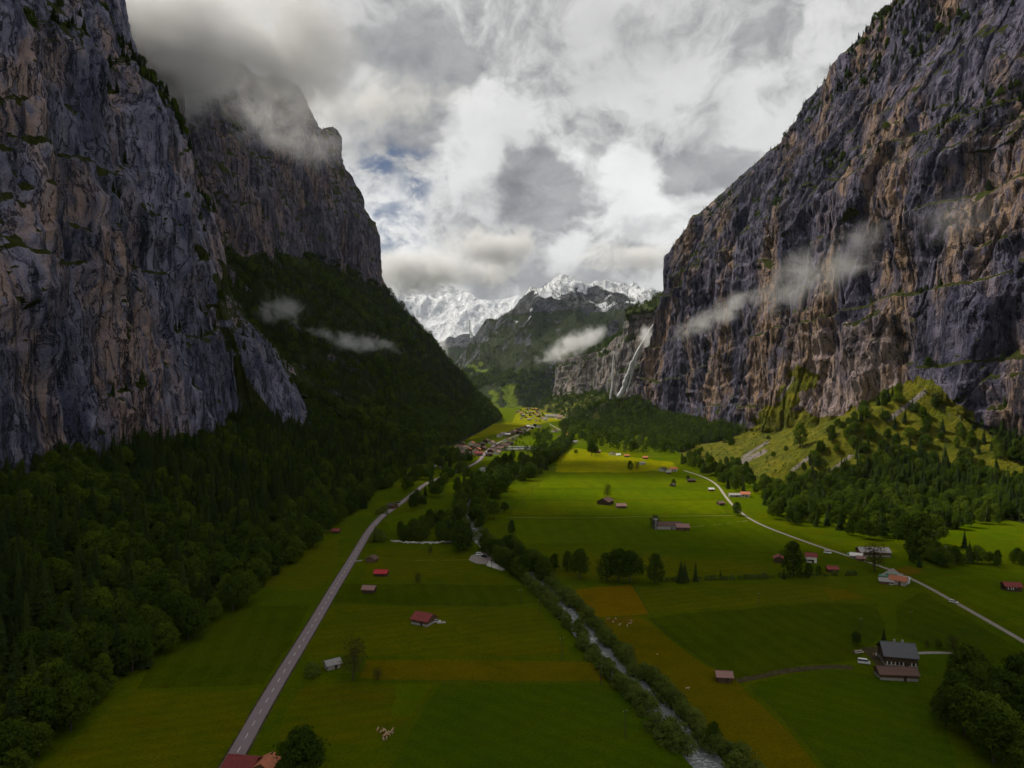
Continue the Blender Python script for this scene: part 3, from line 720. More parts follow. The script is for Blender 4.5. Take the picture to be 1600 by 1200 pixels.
grove(((834, 682), (858, 680), (862, 690), (838, 692)), 12, bl, hh(14, 20), 'knoll', 5)
grove(((866, 668), (895, 690), (940, 700), (985, 708), (1050, 712), (1090, 705), (1050, 688), (960, 660), (900, 652)), 420, bl, hh(13, 21), 'right forest', 6)
grove(((1452, 1100), (1480, 1150), (1540, 1190), (1640, 1240), (1640, 1075), (1560, 1062), (1490, 1066)), 22, lambda R: 'broad', hh(14, 19), 'corner grove', 7)
grove(((1405, 882), (1440, 890), (1520, 888), (1640, 894), (1640, 880), (1520, 874), (1440, 868)), 30, bl, hh(7, 13), 'farm grove', 8)
grove(((1210, 815), (1300, 832), (1400, 852), (1450, 834), (1640, 808), (1640, 760), (1450, 745), (1300, 750), (1180, 760)), 620, lambda R: 'broad' if R.random() < .62 else 'spruce', hh(11, 18), 'right forest', 9)
grove(((1060, 725), (1100, 745), (1140, 765), (1180, 775), (1210, 760), (1150, 735), (1090, 715)), 70, bl, hh(12, 18), 'right forest', 10)
grove(((815, 660), (890, 660), (890, 640), (812, 640)), 45, bl, hh(8, 13), 'village', 12)
# ragged front of the left forest
R_ = random.Random(31)
for k in range(150):
    y = R_.uniform(185, 930); x = -150+14*float(perlin(y/45, .5, 2.5))+R_.uniform(-8, 4); TREES.append(('broad' if R_.random() < .8 else 'spruce', x, y, tz(x, y), R_.uniform(9, 19), 'left forest'))
# tall trees that hide the river
for i in range(len(RIV)):
    x, y = RIV[i]
    if 425 < y < 505 or y > 590:
        for sd_ in ((-1, 1, 1, -1) if y < 505 else (-1, 1, 1)):
            a_ = R_.uniform(0, 6.28); d_ = R_.uniform(6.5, 11); q_ = (x+math.copysign(d_, sd_)*.85, y+R_.uniform(-3, 3))
            if clear(q_[0], q_[1], 1): TREES.append(('broad', q_[0], q_[1], tz(*q_), R_.uniform(8, 14) if y < 505 else R_.uniform(10, 17), 'river grove'))
# single trees: photo column, row of the foot, height in photo pixels, kind
for px, py, hp, kd in ((552, 1062, 68, 'sparse'), (488, 1056, 22, 'bush'), (590, 1062, 22, 'sparse'), (1240, 900, 56, 'broad'), (948, 908, 46, 'broad'), (966, 909, 52, 'broad'), (984, 909, 48, 'broad'),
        (1023, 912, 50, 'broad'), (867, 892, 28, 'broad'), (886, 892, 32, 'broad'), (906, 904, 46, 'broad'), (1064, 910, 36, 'spruce'), (1070, 909, 32, 'spruce'), (1087, 908, 34, 'spruce'), (1126, 905, 16, 'spruce'),
        (800, 835, 24, 'broad'), (772, 810, 28, 'broad'), (788, 800, 16, 'broad'), (718, 862, 50, 'broad'), (730, 858, 42, 'broad'), (586, 846, 26, 'spruce'), (592, 846, 20, 'bush'), (672, 866, 14, 'sparse'),
        (653, 912, 18, 'sparse'), (1338, 1008, 22, 'broad'), (1381, 1000, 20, 'spruce'), (1449, 1014, 14, 'sparse'), (1467, 1014, 16, 'broad'), (1490, 1022, 30, 'sparse'), (470, 1215, 78, 'broad'), (456, 1210, 60, 'broad'), (484, 1208, 55, 'broad'),
        (1152, 806, 22, 'broad'), (949, 778, 22, 'sparse'), (985, 735, 16, 'broad'), (995, 735, 14, 'sparse'), (1053, 760, 12, 'broad'), (1075, 752, 10, 'broad'), (924, 712, 22, 'broad'), (930, 711, 16, 'broad'),
        (900, 710, 8, 'broad'), (1225, 905, 20, 'spruce'), (1263, 903, 24, 'broad'), (1279, 899, 16, 'broad'), (1367, 893, 46, 'sparse'), (1507, 856, 30, 'spruce'), (1440, 860, 62, 'broad'), (1420, 856, 50, 'broad'), (1460, 852, 48, 'broad'),
        (1430, 872, 40, 'broad'), (1446, 876, 36, 'broad'), (1515, 880, 36, 'spruce'), (700, 690, 10, 'broad'), (1024, 824, 20, 'bush'), (1116, 1168, 42, 'broad'), (1250, 745, 40, 'broad'), (707, 712, 14, 'broad')):
    x, y = G(px, py); TREES.append((kd, x, y, tz(x, y), hp*y/FPX, 'single %d' % px))
# bushes along the river banks and the hedge
T = np.gradient(RIV, axis=0); T /= np.linalg.norm(T, axis=1)[:, None]; N = np.stack([-T[:, 1], T[:, 0]], -1)
R = random.Random(5)
for i in range(0, len(RIV)):
    x, y = RIV[i]
    if y < 205 or y > 640: continue
    for sd_ in (-1, 1):
        if y < 262 and sd_ > 0 and R.random() < .6: continue
        if 505 < y < 580 and R.random() < .5: continue
        for _ in range(2 if y < 480 else 1):
            off = sd_*R.uniform(5.0, 7.6) ; q = (x+N[i, 0]*off+R.uniform(-2, 2), y+N[i, 1]*off+R.uniform(-2, 2))
            TREES.append(('bush', q[0], q[1], float(gz(*q))-.7, R.uniform(3.8, 7.4), 'river bank'))
for k in range(85):
    px = R.uniform(1020, 1345); x, y = G(px, 908-(px-1020)*.03+R.uniform(-1, 1)); TREES.append(('bush', x, y, float(gz(x, y))-.2, R.uniform(1.4, 3.6), 'field hedge'))
for k in range(8):
    px = R.uniform(590, 605); x, y = G(px, R.uniform(795, 806)); TREES.append(('bush', x, y, float(gz(x, y))-.2, R.uniform(3, 6), 'roadside'))

# the largest in view stand as objects of their own, the rest as forest masses
ZL = {'left forest': 'in the dark forest below the left cliff', 'left crags': 'on the rim of the left cliff', 'far left forest': 'on the forested slope of the far left mountain',
      'right forest': 'in the forest below the right cliff', 'right crags': 'on the rim of the right cliff', 'far right forest': 'below the waterfall cliff', 'far forest': 'on the mountain closing the valley',
      'river grove': 'in the grove along the river', 'road grove': 'in the grove between road and river', 'stream grove': 'in the grove by the stony stream', 'hamlet': 'among the hamlet houses', 'knoll': 'on the knoll beyond the caravans',
      'corner grove': 'in the grove in the bottom right corner', 'farm grove': 'behind the farm on the right', 'village': 'among the sunlit far village houses', 'river bank': 'on the river bank', 'field hedge': 'in the hedge across the fields',
      'roadside': 'beside the left road', 'right meadow': 'on the steep meadow below the right cliff'}
SL = {552: 'tall sparse tree beside the grey shingled hut', 488: 'round bush left of the grey shingled hut', 590: 'small thin tree right of the grey shingled hut', 1240: 'large round tree between the red hut and the white house',
      948: 'left tree of the three broad trees beside the field hedge', 966: 'middle tree of the three broad trees beside the field hedge', 984: 'right tree of the three broad trees beside the field hedge', 1023: 'big solitary round tree just right of the three hedge trees',
      867: 'small left tree of the row right of the river', 886: 'middle tree of the row right of the river', 906: 'tall right tree of the row right of the river', 1064: 'left pointed spruce of the pair by the hedge', 1070: 'right pointed spruce of the pair by the hedge',
      1087: 'lone pointed spruce right of the spruce pair by the hedge', 1126: 'tiny spruce in the field hedge', 800: 'lone round tree in the meadow right of the river', 772: 'round tree above the lone meadow tree', 788: 'small pale tree beside the grove on the right',
      718: 'large tree at the stony stream mouth', 730: 'broad tree right at the river bend by the gravel yard', 586: 'dark spruce beside the left road', 592: 'low bush at the foot of the roadside spruce', 672: 'thin young tree in the meadow above the brown hut',
      653: 'faint bare shrub tree in the meadow right of the bright red barn', 1338: 'small tree left of the grey roofed farmhouse', 1381: 'dark little spruce behind the grey roofed farmhouse', 1449: 'thin shrub tree right of the grey roofed farmhouse',
      1467: 'small round tree right of the grey roofed farmhouse', 1490: 'brownish tree at the farm track end', 470: 'large dark tree at the bottom edge beside the road', 456: 'left crown of the dark trees at the bottom edge', 484: 'right crown of the dark trees at the bottom edge',
      1152: 'round tree at the bend of the gravel path', 949: 'bare tree behind the old gabled barn', 985: 'dark tree in the middle of the sunlit meadow', 995: 'reddish tree in the middle of the sunlit meadow', 1053: 'tree beside the little grey hay hut', 1075: 'bushy tree by the dark shed near the path',
      924: 'dark round tree in front of the white farmhouse', 930: 'smaller tree touching the white farmhouse', 900: 'tiny lone tree in the sunlit meadow', 1225: 'dark spruce left of the large round tree at the hedge', 1263: 'tree in front of the white house', 1279: 'small tree right of the white house',
      1367: 'pale thin tree beside the long grey barn', 1507: 'tall dark spruce in the meadow right of the farm', 1440: 'tallest pale green tree above the farm', 1420: 'tree left of the tallest pale green tree above the farm', 1460: 'tree right of the tallest pale green tree above the farm',
      1430: 'dark tree left of the dark roofed farmhouse', 1446: 'dark tree touching the dark roofed farmhouse', 1515: 'dark spruce in the grove right of the farm', 700: 'small tree beside the hay hut in the left meadow', 1024: 'low bush at the foot of the silo', 1116: 'upright tree on the right bank at the bottom', 1250: 'tree at the foot of the right talus', 707: 'slim tree beside the white greenhouse'}
NM = {'broad': ('broadleaf_tree', 'broadleaf tree'), 'spruce': ('spruce_tree', 'spruce'), 'bush': ('bush', 'leafy bush'), 'sparse': ('sparse_tree', 'sparse tree')}
def seen(tr):
    k, x, y, z, h, zone = tr
    if y < 120: return -1
    u, v = 800+x/y*FPX, 600-(z+h*.6-CAMH)/y*FPX
    if not (-10 < u < 1610 and -10 < v < 1215): return -1
    return h/y+(10 if zone.startswith('single') else .02 if zone in ('corner grove', 'river bank', 'farm grove') else 0)
order = sorted(range(len(TREES)), key=lambda i: -seen(TREES[i]))
count = {}; chosen = set()
for i in order:
    k = TREES[i][0]
    if seen(TREES[i]) <= 0: break
    if count.get(k, 0) < 295: count[k] = count.get(k, 0)+1; chosen.add(i)
R = random.Random(99)
for i in sorted(chosen):
    k, x, y, z, h, zone = TREES[i]
    v = KINDS[k][R.randrange(len(KINDS[k]))]; s = h/KH[k]
    e = empty(NM[k][0], (x, y, z-.1), R.uniform(0, 6.28)); e.scale = (s*R.uniform(.88, 1.15), s*R.uniform(.88, 1.15), s)
    if zone.startswith('single'):
        lab = SL.get(int(zone[7:])) or NM[k][1]+' beside the long barn with the silo'
        tag(e, lab, 'bush' if k == 'bush' else 'tree')
    else:
        pl = ZL[zone]
        if zone == 'left forest':
            pl = ('at the meadow edge of the left forest' if x > -175 else 'inside the left forest' if x > -260 else 'high in the left forest')+(' near the bottom corner' if y < 330 else ' below the left cliff' if y < 560 else ' towards the road bend')
        elif zone == 'river bank':
            pl = 'on the %s river bank %s' % ('left' if x < np.interp(y, RIV[:, 1], RIV[:, 0]) else 'right', 'at the bottom edge' if y < 270 else 'beside the ochre pasture' if y < 390 else 'near the gravel yard')
        lab = NM[k][1]+' '+pl; tag(e, lab, 'bush' if k == 'bush' else 'tree', lab)
    for me, nm in zip(v, ('trunk', 'crown')):
        c = bpy.data.objects.new(nm, me); COL.objects.link(c); c.parent = e

# ---- forest masses (geometry nodes, one object of kind stuff per kind and distance)
def stuff_points(name, items, meshes, label, cat, base_h):
    if not items: return
    hold = bpy.data.collections.new(name+'_sources')
    for me in meshes: hold.objects.link(bpy.data.objects.new(me.name, me))
    me = bpy.data.meshes.new(name); me.from_pydata([(a[1], a[2], a[3]-.3) for a in items], [], [])
    R = np.random.default_rng(len(items))
    n = len(items); s = np.array([a[4]/base_h for a in items])
    sc = np.stack([s*R.uniform(.85, 1.2, n), s*R.uniform(.85, 1.2, n), s], -1)
    a = me.attributes.new('sc', 'FLOAT_VECTOR', 'POINT'); a.data.foreach_set('vector', sc.astype(np.float32).reshape(-1))
    ro = np.zeros((n, 3)); ro[:, 2] = R.uniform(0, 6.28, n); ro[:, :2] = R.normal(0, .03, (n, 2))
    a = me.attributes.new('ro', 'FLOAT_VECTOR', 'POINT'); a.data.foreach_set('vector', ro.astype(np.float32).reshape(-1))
    a = me.attributes.new('ix', 'INT', 'POINT'); a.data.foreach_set('value', R.integers(0, len(meshes), n).astype(np.int32))
    o_ = bpy.data.objects.new(name, me); COL.objects.link(o_); tag(o_, label, cat, kind='stuff')
    ng = bpy.data.node_groups.new(name, 'GeometryNodeTree')
    ng.interface.new_socket('Geometry', in_out='INPUT', socket_type='NodeSocketGeometry'); ng.interface.new_socket('Geometry', in_out='OUTPUT', socket_type='NodeSocketGeometry')
    gi, go = ng.nodes.new('NodeGroupInput'), ng.nodes.new('NodeGroupOutput')
    ci = ng.nodes.new('GeometryNodeCollectionInfo'); ci.inputs['Collection'].default_value = hold
    ci.inputs['Separate Children'].default_value = True; ci.inputs['Reset Children'].default_value = True
    ip = ng.nodes.new('GeometryNodeInstanceOnPoints'); ip.inputs['Pick Instance'].default_value = True
    def na(nm, ty):
        nd = ng.nodes.new('GeometryNodeInputNamedAttribute'); nd.data_type = ty; nd.inputs[0].default_value = nm
        return next(q for q in nd.outputs if q.enabled)
    er = ng.nodes.new('FunctionNodeEulerToRotation')
    L = ng.links.new
    L(gi.outputs[0], ip.inputs['Points']); L(ci.outputs[0], ip.inputs['Instance']); L(na('ix', 'INT'), ip.inputs['Instance Index'])
    L(na('ro', 'FLOAT_VECTOR'), er.inputs[0]); L(er.outputs[0], ip.inputs['Rotation']); L(na('sc', 'FLOAT_VECTOR'), ip.inputs['Scale']); L(ip.outputs[0], go.inputs[0])
    md = o_.modifiers.new('instances', 'NODES'); md.node_group = ng
rest = [t_ for i, t_ in enumerate(TREES) if i not in chosen]
def inv(t_): return t_[2] > 130 and abs(t_[1]/t_[2]) < .95
stuff_points('spruce_forest', [t_ for t_ in rest if t_[0] == 'spruce' and t_[2] < 1150 and inv(t_)], [a[1] for a in KINDS['spruce']], 'mass of dark spruces on the slopes below both cliffs', 'forest', 22)
stuff_points('broadleaf_forest', [t_ for t_ in rest if t_[0] == 'broad' and t_[2] < 1150 and inv(t_)], [a[1] for a in KINDS['broad']], 'mass of broadleaf trees on the slopes below both cliffs', 'forest', 16)
stuff_points('distant_spruce_forest', [t_ for t_ in rest if t_[0] == 'spruce' and t_[2] >= 1150 and inv(t_)], FAR['spruce'], 'distant dark spruce woods on the mountain slopes', 'forest', 22)
stuff_points('distant_broadleaf_forest', [t_ for t_ in rest if t_[0] == 'broad' and t_[2] >= 1150 and inv(t_)], FAR['broad'], 'distant light green woods at the mountain feet', 'forest', 16)
stuff_points('bush_cover', [t_ for t_ in rest if t_[0] in ('bush', 'sparse') and inv(t_)], [a[1] for a in KINDS['bush']], 'low scrub scattered over banks and meadows', 'scrub', 5)

# ------------------------------------------------------------------ roads, paths, fields
m, t, o = new_mat('asphalt'); p = wpos(t)
n1 = t.noise(p, .25, 5, .6); n2 = t.noise(p, 2.5, 3, .7)
bsdf(t, o, t.mix(t.math('ADD', t.math('MULTIPLY', n1, .6), t.math('MULTIPLY', n2, .4)), (.165, .130, .138), (.28, .225, .238)), .9, .15, bump(t, n2, .3, .03))
M_asphalt = m
M_line = plain('road_paint', (.6, .58, .56), .15, 2, .7)
m, t, o = new_mat('gravel'); p = wpos(t); n1 = t.noise(p, .3, 5, .65); n2 = t.noise(p, 3, 3, .8)
bsdf(t, o, t.mix(t.math('MULTIPLY_ADD', n1, .6, t.math('MULTIPLY', n2, .4)), (.17, .145, .13), (.36, .32, .295)), .95, .1, bump(t, n2, .6, .08)); M_gravel = m
m, t, o = new_mat('mud'); p = wpos(t); n1 = t.noise(p, .35, 6, .7)
bsdf(t, o, t.mix(t.ramp(n1, .35, .65), (.035, .026, .014), (.075, .062, .022)), .95, .1, bump(t, n1, .7, .2)); M_mud = m

road = tag(strip('road', ROAD, 2.9, 2.9, .10, M_asphalt, 5), kind='structure')
verge = tag(strip('road_verge', ROAD, 3.7, 3.7, .05, M_mud, 5), kind='structure')
# dashes of the centre line: the nearest as pieces, cut to the road
seg = np.linalg.norm(np.diff(ROAD, axis=0), axis=1); Ls = np.concatenate([[0], np.cumsum(seg)])
def on(Pth, Lp, q): return np.array([np.interp(q, Lp, Pth[:, 0]), np.interp(q, Lp, Pth[:, 1])])
q = 4.0
while q < 900 and q < Ls[-1]-6:
    a, b_ = on(ROAD, Ls, q), on(ROAD, Ls, q+3.6); d = (b_-a)/np.linalg.norm(b_-a); nn = np.array([-d[1], d[0]])*.13
    c = [a+nn, a-nn, b_-nn, b_+nn]
    zz = [float(gz(*v))+.135 for v in c]
    V = [(v[0], v[1], z_) for v, z_ in zip(c, zz)]+[(v[0], v[1], z_-.03) for v, z_ in zip(c, zz)]
    mesh_obj('lane_dash', V, [(0, 1, 2, 3), (0, 4, 5, 1), (1, 5, 6, 2), (2, 6, 7, 3), (3, 7, 4, 0)], M_line, road)
    q += 9.0
path = tag(strip('gravel_path', PATH, 1.45, 1.45, .09, M_gravel, 3), kind='structure')
for nm, pts, wd, mt, zo in (('meadow_track', ((790, 808), (880, 809), (960, 808), (1010, 806), (1150, 806)), .9, 'pale_track', .05), ('farm_track', ((1072, 824), (1110, 820), (1172, 813)), .8, 'pale_track', .05),
        ('yard_track', ((548, 877), (575, 874)), 1.4, 'gravel', .06), ('muddy_track', ((1150, 1063), (1180, 1058), (1210, 1051), (1245, 1046), (1290, 1041), (1345, 1043)), 2.2, 'mud', .05),
        ('farm_lane', ((1430, 1021), (1470, 1020), (1500, 1022), (1512, 1030)), 1.3, 'gravel', .07), ('hut_track', ((648, 876), (700, 875), (742, 875)), .5, 'pale_track', .05),
        ('bridge_lane', ((742, 874), (752, 876), (765, 880)), 2.0, 'gravel', .07), ('village_lane', ((885, 684), (882, 676), (868, 668), (858, 662)), 1.8, 'gravel', .12), ('village_street', ((829, 657), (835, 650), (850, 645)), 3, 'gravel', .13)):
    if 'pale_track' not in MATS: grass_mat('pale_track', (.16, .17, .03), (.26, .25, .08))
    tag(strip(nm, smooth_path([G(*p_) for p_ in pts], 4), wd, wd, zo, MATS[mt], 3), kind='structure')

FM = {'ochre': grass_mat('meadow_ochre', (.105, .088, .001), (.145, .116, .0015)), 'ochre2': grass_mat('meadow_ochre_deep', (.15, .098, .001), (.20, .125, .0015)),
      'olive': grass_mat('meadow_olive', (.076, .096, .001), (.118, .120, .0012), (1.9, 7, .2)), 'fresh': grass_mat('meadow_fresh', (.044, .084, .001), (.070, .105, .0012), (.9, 8, .2)),
      'dark': grass_mat('meadow_dark', (.044, .070, .0008), (.070, .090, .001), (.2, 10, .2)), 'yellow': grass_mat('meadow_buttercup', (.14, .155, .001), (.25, .24, .0012)),
      'green': grass_mat('meadow_green', (.064, .108, .0008), (.102, .134, .001), (.05, 14, .15)), 'lime': grass_mat('meadow_lime', (.070, .112, .0008), (.118, .142, .001), (.05, 22, .12)),
      'dirt': grass_mat('meadow_worn', (.10, .075, .004), (.15, .10, .006))}
FK = [0]
def field(kind, poly, z=.02):
    """one mown or grazed parcel draped on the ground, with a ragged border"""
    q = np.array([G(*p_) for p_ in poly]); FK[0] += 1; sd_ = FK[0]*3.7
    x0, y0 = q.min(0); x1, y1 = q.max(0)
    E = []
    for a, b_ in zip(q, np.roll(q, -1, 0)):
        n = max(2, int(np.linalg.norm(b_-a)/5)); k = np.linspace(0, 1, n, endpoint=False)[:, None]; E.append(a*(1-k)+b_*k)
    E = np.concatenate(E); wob = (1.1*fbm(E[:, 0]/9, E[:, 1]/9, sd_, 3)+1.6*perlin(E[:, 0]/35, E[:, 1]/35, sd_))*np.clip(E[:, 1]/450, .6, 3)
    c = q.mean(0); dd = E-c; E = E+dd/(np.linalg.norm(dd, axis=1)[:, None]+1e-6)*wob[:, None]*1.6
    st_ = 8.0 if y1 < 700 else 16.0
    # grid clipped to the outline: rows of cells whose ends follow it
    import bmesh
    bm = bmesh.new()
    vs = [bm.verts.new((*e, 0)) for e in E]
    bm.faces.new(vs)
    bmesh.ops.triangulate(bm, faces=bm.faces[:])
    for ax, lo, hi in ((0, x0, x1), (1, y0, y1)):
        g = lo+st_/2
        while g < hi:
            co = [0, 0, 0]; no = [0, 0, 0]; co[ax] = g; no[ax] = 1
            bmesh.ops.bisect_plane(bm, geom=bm.verts[:]+bm.edges[:]+bm.faces[:], plane_co=co, plane_no=no); g += st_
    me = bpy.data.meshes.new('field'); bm.to_mesh(me); bm.free()
    co = np.zeros(len(me.vertices)*3, np.float32); me.vertices.foreach_get('co', co); co = co.reshape(-1, 3)
    co[:, 2] = gz(co[:, 0], co[:, 1])+.03+z; me.vertices.foreach_set('co', co.reshape(-1)); me.update()
    flipn = sum(p_.normal.z for p_ in me.polygons) < 0
    if flipn: me.flip_normals()
    me.materials.append(FM[kind]); o_ = bpy.data.objects.new('field', me); COL.objects.link(o_); tag(o_, kind='structure')
field('ochre', ((575, 1031), (700, 1029), (860, 1032), (940, 1036), (946, 1064), (800, 1066), (605, 1061), (560, 1058)))
field('ochre2', ((880, 926), (930, 918), (984, 914), (1000, 934), (1012, 959), (960, 963), (912, 966)))
field('ochre', ((920, 972), (1000, 964), (1032, 985), (1060, 1010), (1100, 1040), (1150, 1064), (1170, 1085), (1230, 1140), (1290, 1215), (1185, 1215), (1110, 1140), (1040, 1080), (985, 1040)))
field('fresh', ((1172, 1070), (1215, 1056), (1290, 1045), (1350, 1052), (1430, 1068), (1475, 1110), (1500, 1215), (1300, 1215), (1240, 1142)))
field('dark', ((1008, 966), (1060, 958), (1160, 950), (1280, 940), (1370, 945), (1385, 985), (1340, 1030), (1250, 1040), (1180, 1054), (1150, 1060), (1100, 1034), (1040, 990)))
field('olive', ((1004, 918), (1150, 912), (1290, 914), (1350, 930), (1362, 938), (1250, 940), (1150, 948), (1060, 955), (1012, 955), (1000, 934)))
field('ochre', ((1285, 921), (1320, 920), (1348, 934), (1300, 938)), .05)
field('olive', ((478, 1067), (680, 1066), (655, 1105), (640, 1122), (600, 1150), (560, 1165), (430, 1160), (448, 1110)))
field('fresh', ((690, 1068), (940, 1070), (980, 1090), (1040, 1150), (1090, 1215), (600, 1215), (640, 1150)))
field('lime', ((620, 1068), (676, 1068), (640, 1120), (612, 1118)), .05)
field('dark', ((530, 912), (830, 915), (838, 942), (760, 948), (500, 940)))
field('olive', ((505, 944), (840, 950), (868, 985), (890, 1022), (700, 1024), (470, 1022), (485, 985)))
field('olive', ((590, 858), (735, 862), (740, 890), (780, 898), (800, 906), (560, 906), (575, 880)))
field('dark', ((300, 950), (484, 945), (466, 982), (412, 1070), (320, 1074), (215, 1076), (255, 1000)))
field('olive', ((440, 860), (530, 840), (530, 880), (500, 920), (440, 925), (395, 912)))
field('olive', ((60, 1200), (210, 1081), (320, 1079), (408, 1076), (345, 1190), (325, 1230), (50, 1230)))
# sunlit floor further up the valley
field('yellow', ((872, 712), (900, 700), (1000, 716), (1050, 722), (1060, 734), (975, 738), (868, 738)))
field('lime', ((858, 742), (985, 741), (1040, 742), (1080, 750), (1060, 762), (840, 762)))
field('green', ((838, 765), (1060, 765), (1110, 770), (1118, 778), (900, 782), (815, 780)))
field('lime', ((812, 784), (1120, 782), (1135, 803), (960, 804), (800, 804)))
field('green', ((795, 812), (1000, 811), (1150, 810), (1185, 825), (1280, 858), (1200, 862), (1000, 850), (800, 848)))
field('olive', ((838, 870), (1000, 868), (1190, 880), (1200, 898), (1040, 902), (870, 906), (850, 890)))
field('lime', ((1240, 832), (1330, 842), (1410, 862), (1340, 866), (1280, 848)))
field('lime', ((650, 692), (690, 678), (712, 690), (700, 702), (655, 704)))
field('green', ((790, 690), (832, 680), (840, 690), (838, 693), (786, 696)))
field('lime', ((600, 812), (640, 800), (670, 792), (690, 800), (700, 812), (650, 818), (615, 832)))
field('green', ((1440, 905), (1600, 890), (1640, 900), (1640, 990), (1600, 985), (1500, 930)))
field('dark', ((1400, 945), (1440, 925), (1500, 960), (1600, 1020), (1560, 1040), (1450, 1010), (1400, 990)))
field('dirt', ((945, 966), (985, 963), (990, 972), (950, 975)), .06)
field('dirt', ((1390, 893), (1420, 885), (1440, 892), (1400, 905)), .06)
field('yellow', ((806, 648), (815, 637), (885, 634.5), (912, 640), (905, 652), (870, 658), (832, 664), (800, 660)), .15)
field('yellow', ((690, 676), (745, 664), (800, 660), (830, 664), (815, 672), (770, 680), (712, 690)), .1)
# gravel yard and bars at the river
def slab(name, poly, z, mat):
    q = [G(*p_) for p_ in poly]; tag(mesh_obj(name, [(a, b_, float(gz(a, b_))+z) for a, b_ in q], [tuple(range(len(q)))], mat), kind='structure')
slab('gravel_yard', ((736, 868), (752, 862), (768, 866), (772, 876), (762, 882), (745, 881), (732, 875)), .08, M_gravel)
m, t, o = new_mat('pale_gravel'); p = wpos(t); n2 = t.noise(p, 1.8, 4, .8); bsdf(t, o, t.mix(n2, (.4, .37, .34), (.66, .63, .6)), .95, .1, bump(t, n2, .6, .1)); M_pale = m
slab('gravel_bar', ((760, 884), (768, 868), (774, 880), (790, 890), (784, 892)), .10, M_pale)
slab('farm_yard', ((1378, 1010), (1432, 1032), (1436, 1040), (1370, 1040), (1345, 1012)), .06, M_mud)
slab('farm_yard', ((1375, 898), (1395, 888), (1420, 908), (1405, 915), (1385, 912)), .07, M_gravel)

# ------------------------------------------------------------------ buildings
WALL = {'wood': plain('wood_dark', (.075, .048, .030), .4, 1.2, .9, .15, (1, 1, 5)), 'brown': plain('wood_brown', (.14, .085, .05), .4, 1.2, .9, .15, (1, 1, 5)), 'white': plain('plaster_white', (.68, .65, .60), .12, .8), 'grey': plain('plaster_grey', (.34, .31, .29), .2, .8)}
ROOF = {'red': plain('roof_red', (.20, .038, .034), .35, .7, .7, .3, (6, 1, 1)), 'bright': plain('roof_bright_red', (.44, .022, .03), .2, .7, .6, .3, (6, 1, 1)), 'pink': plain('roof_pink_brown', (.30, .17, .15), .3, .7, .8, .2, (6, 1, 1)), 'brown': plain('roof_brown', (.13, .075, .062), .35, .7, .85, .2, (6, 1, 1)),
        'grey': plain('roof_shingle_grey', (.27, .255, .25), .4, 1.0, .9, .1, (4, 1, 1)), 'slate': plain('roof_slate', (.095, .095, .105), .25, .7, .55, .4, (6, 1, 1)), 'orange': plain('roof_orange', (.42, .15, .08), .3, .7, .85, .2, (6, 1, 1)), 'white': plain('roof_white', (.6, .57, .56), .15, .7, .6), 'dark': plain('roof_dark', (.07, .05, .045), .35, .7, .85, .2, (6, 1, 1))}
M_glass = plain('window_glass', (.02, .024, .03), .2, 1, .12, .6)
M_door = plain('door_wood', (.05, .03, .018), .3, 1, .8)
M_stone = plain('stone_base', (.30, .28, .26), .4, 1.5, .95)
def boxv(x0, x1, y0, y1, z0, z1):
    V = [(x, y, z) for z in (z0, z1) for x, y in ((x0, y0), (x1, y0), (x1, y1), (x0, y1))]
    return V, [(3, 2, 1, 0), (4, 5, 6, 7), (0, 1, 5, 4), (1, 2, 6, 5), (2, 3, 7, 6), (3, 0, 4, 7)]
def part(name, mat, parent, *boxes):
    V, F = [], []
    for b_ in boxes:
        v, f = boxv(*b_); k = len(V); V += v; F += [tuple(i+k for i in q_) for q_ in f]
    return mesh_obj(name, V, F, mat, parent)
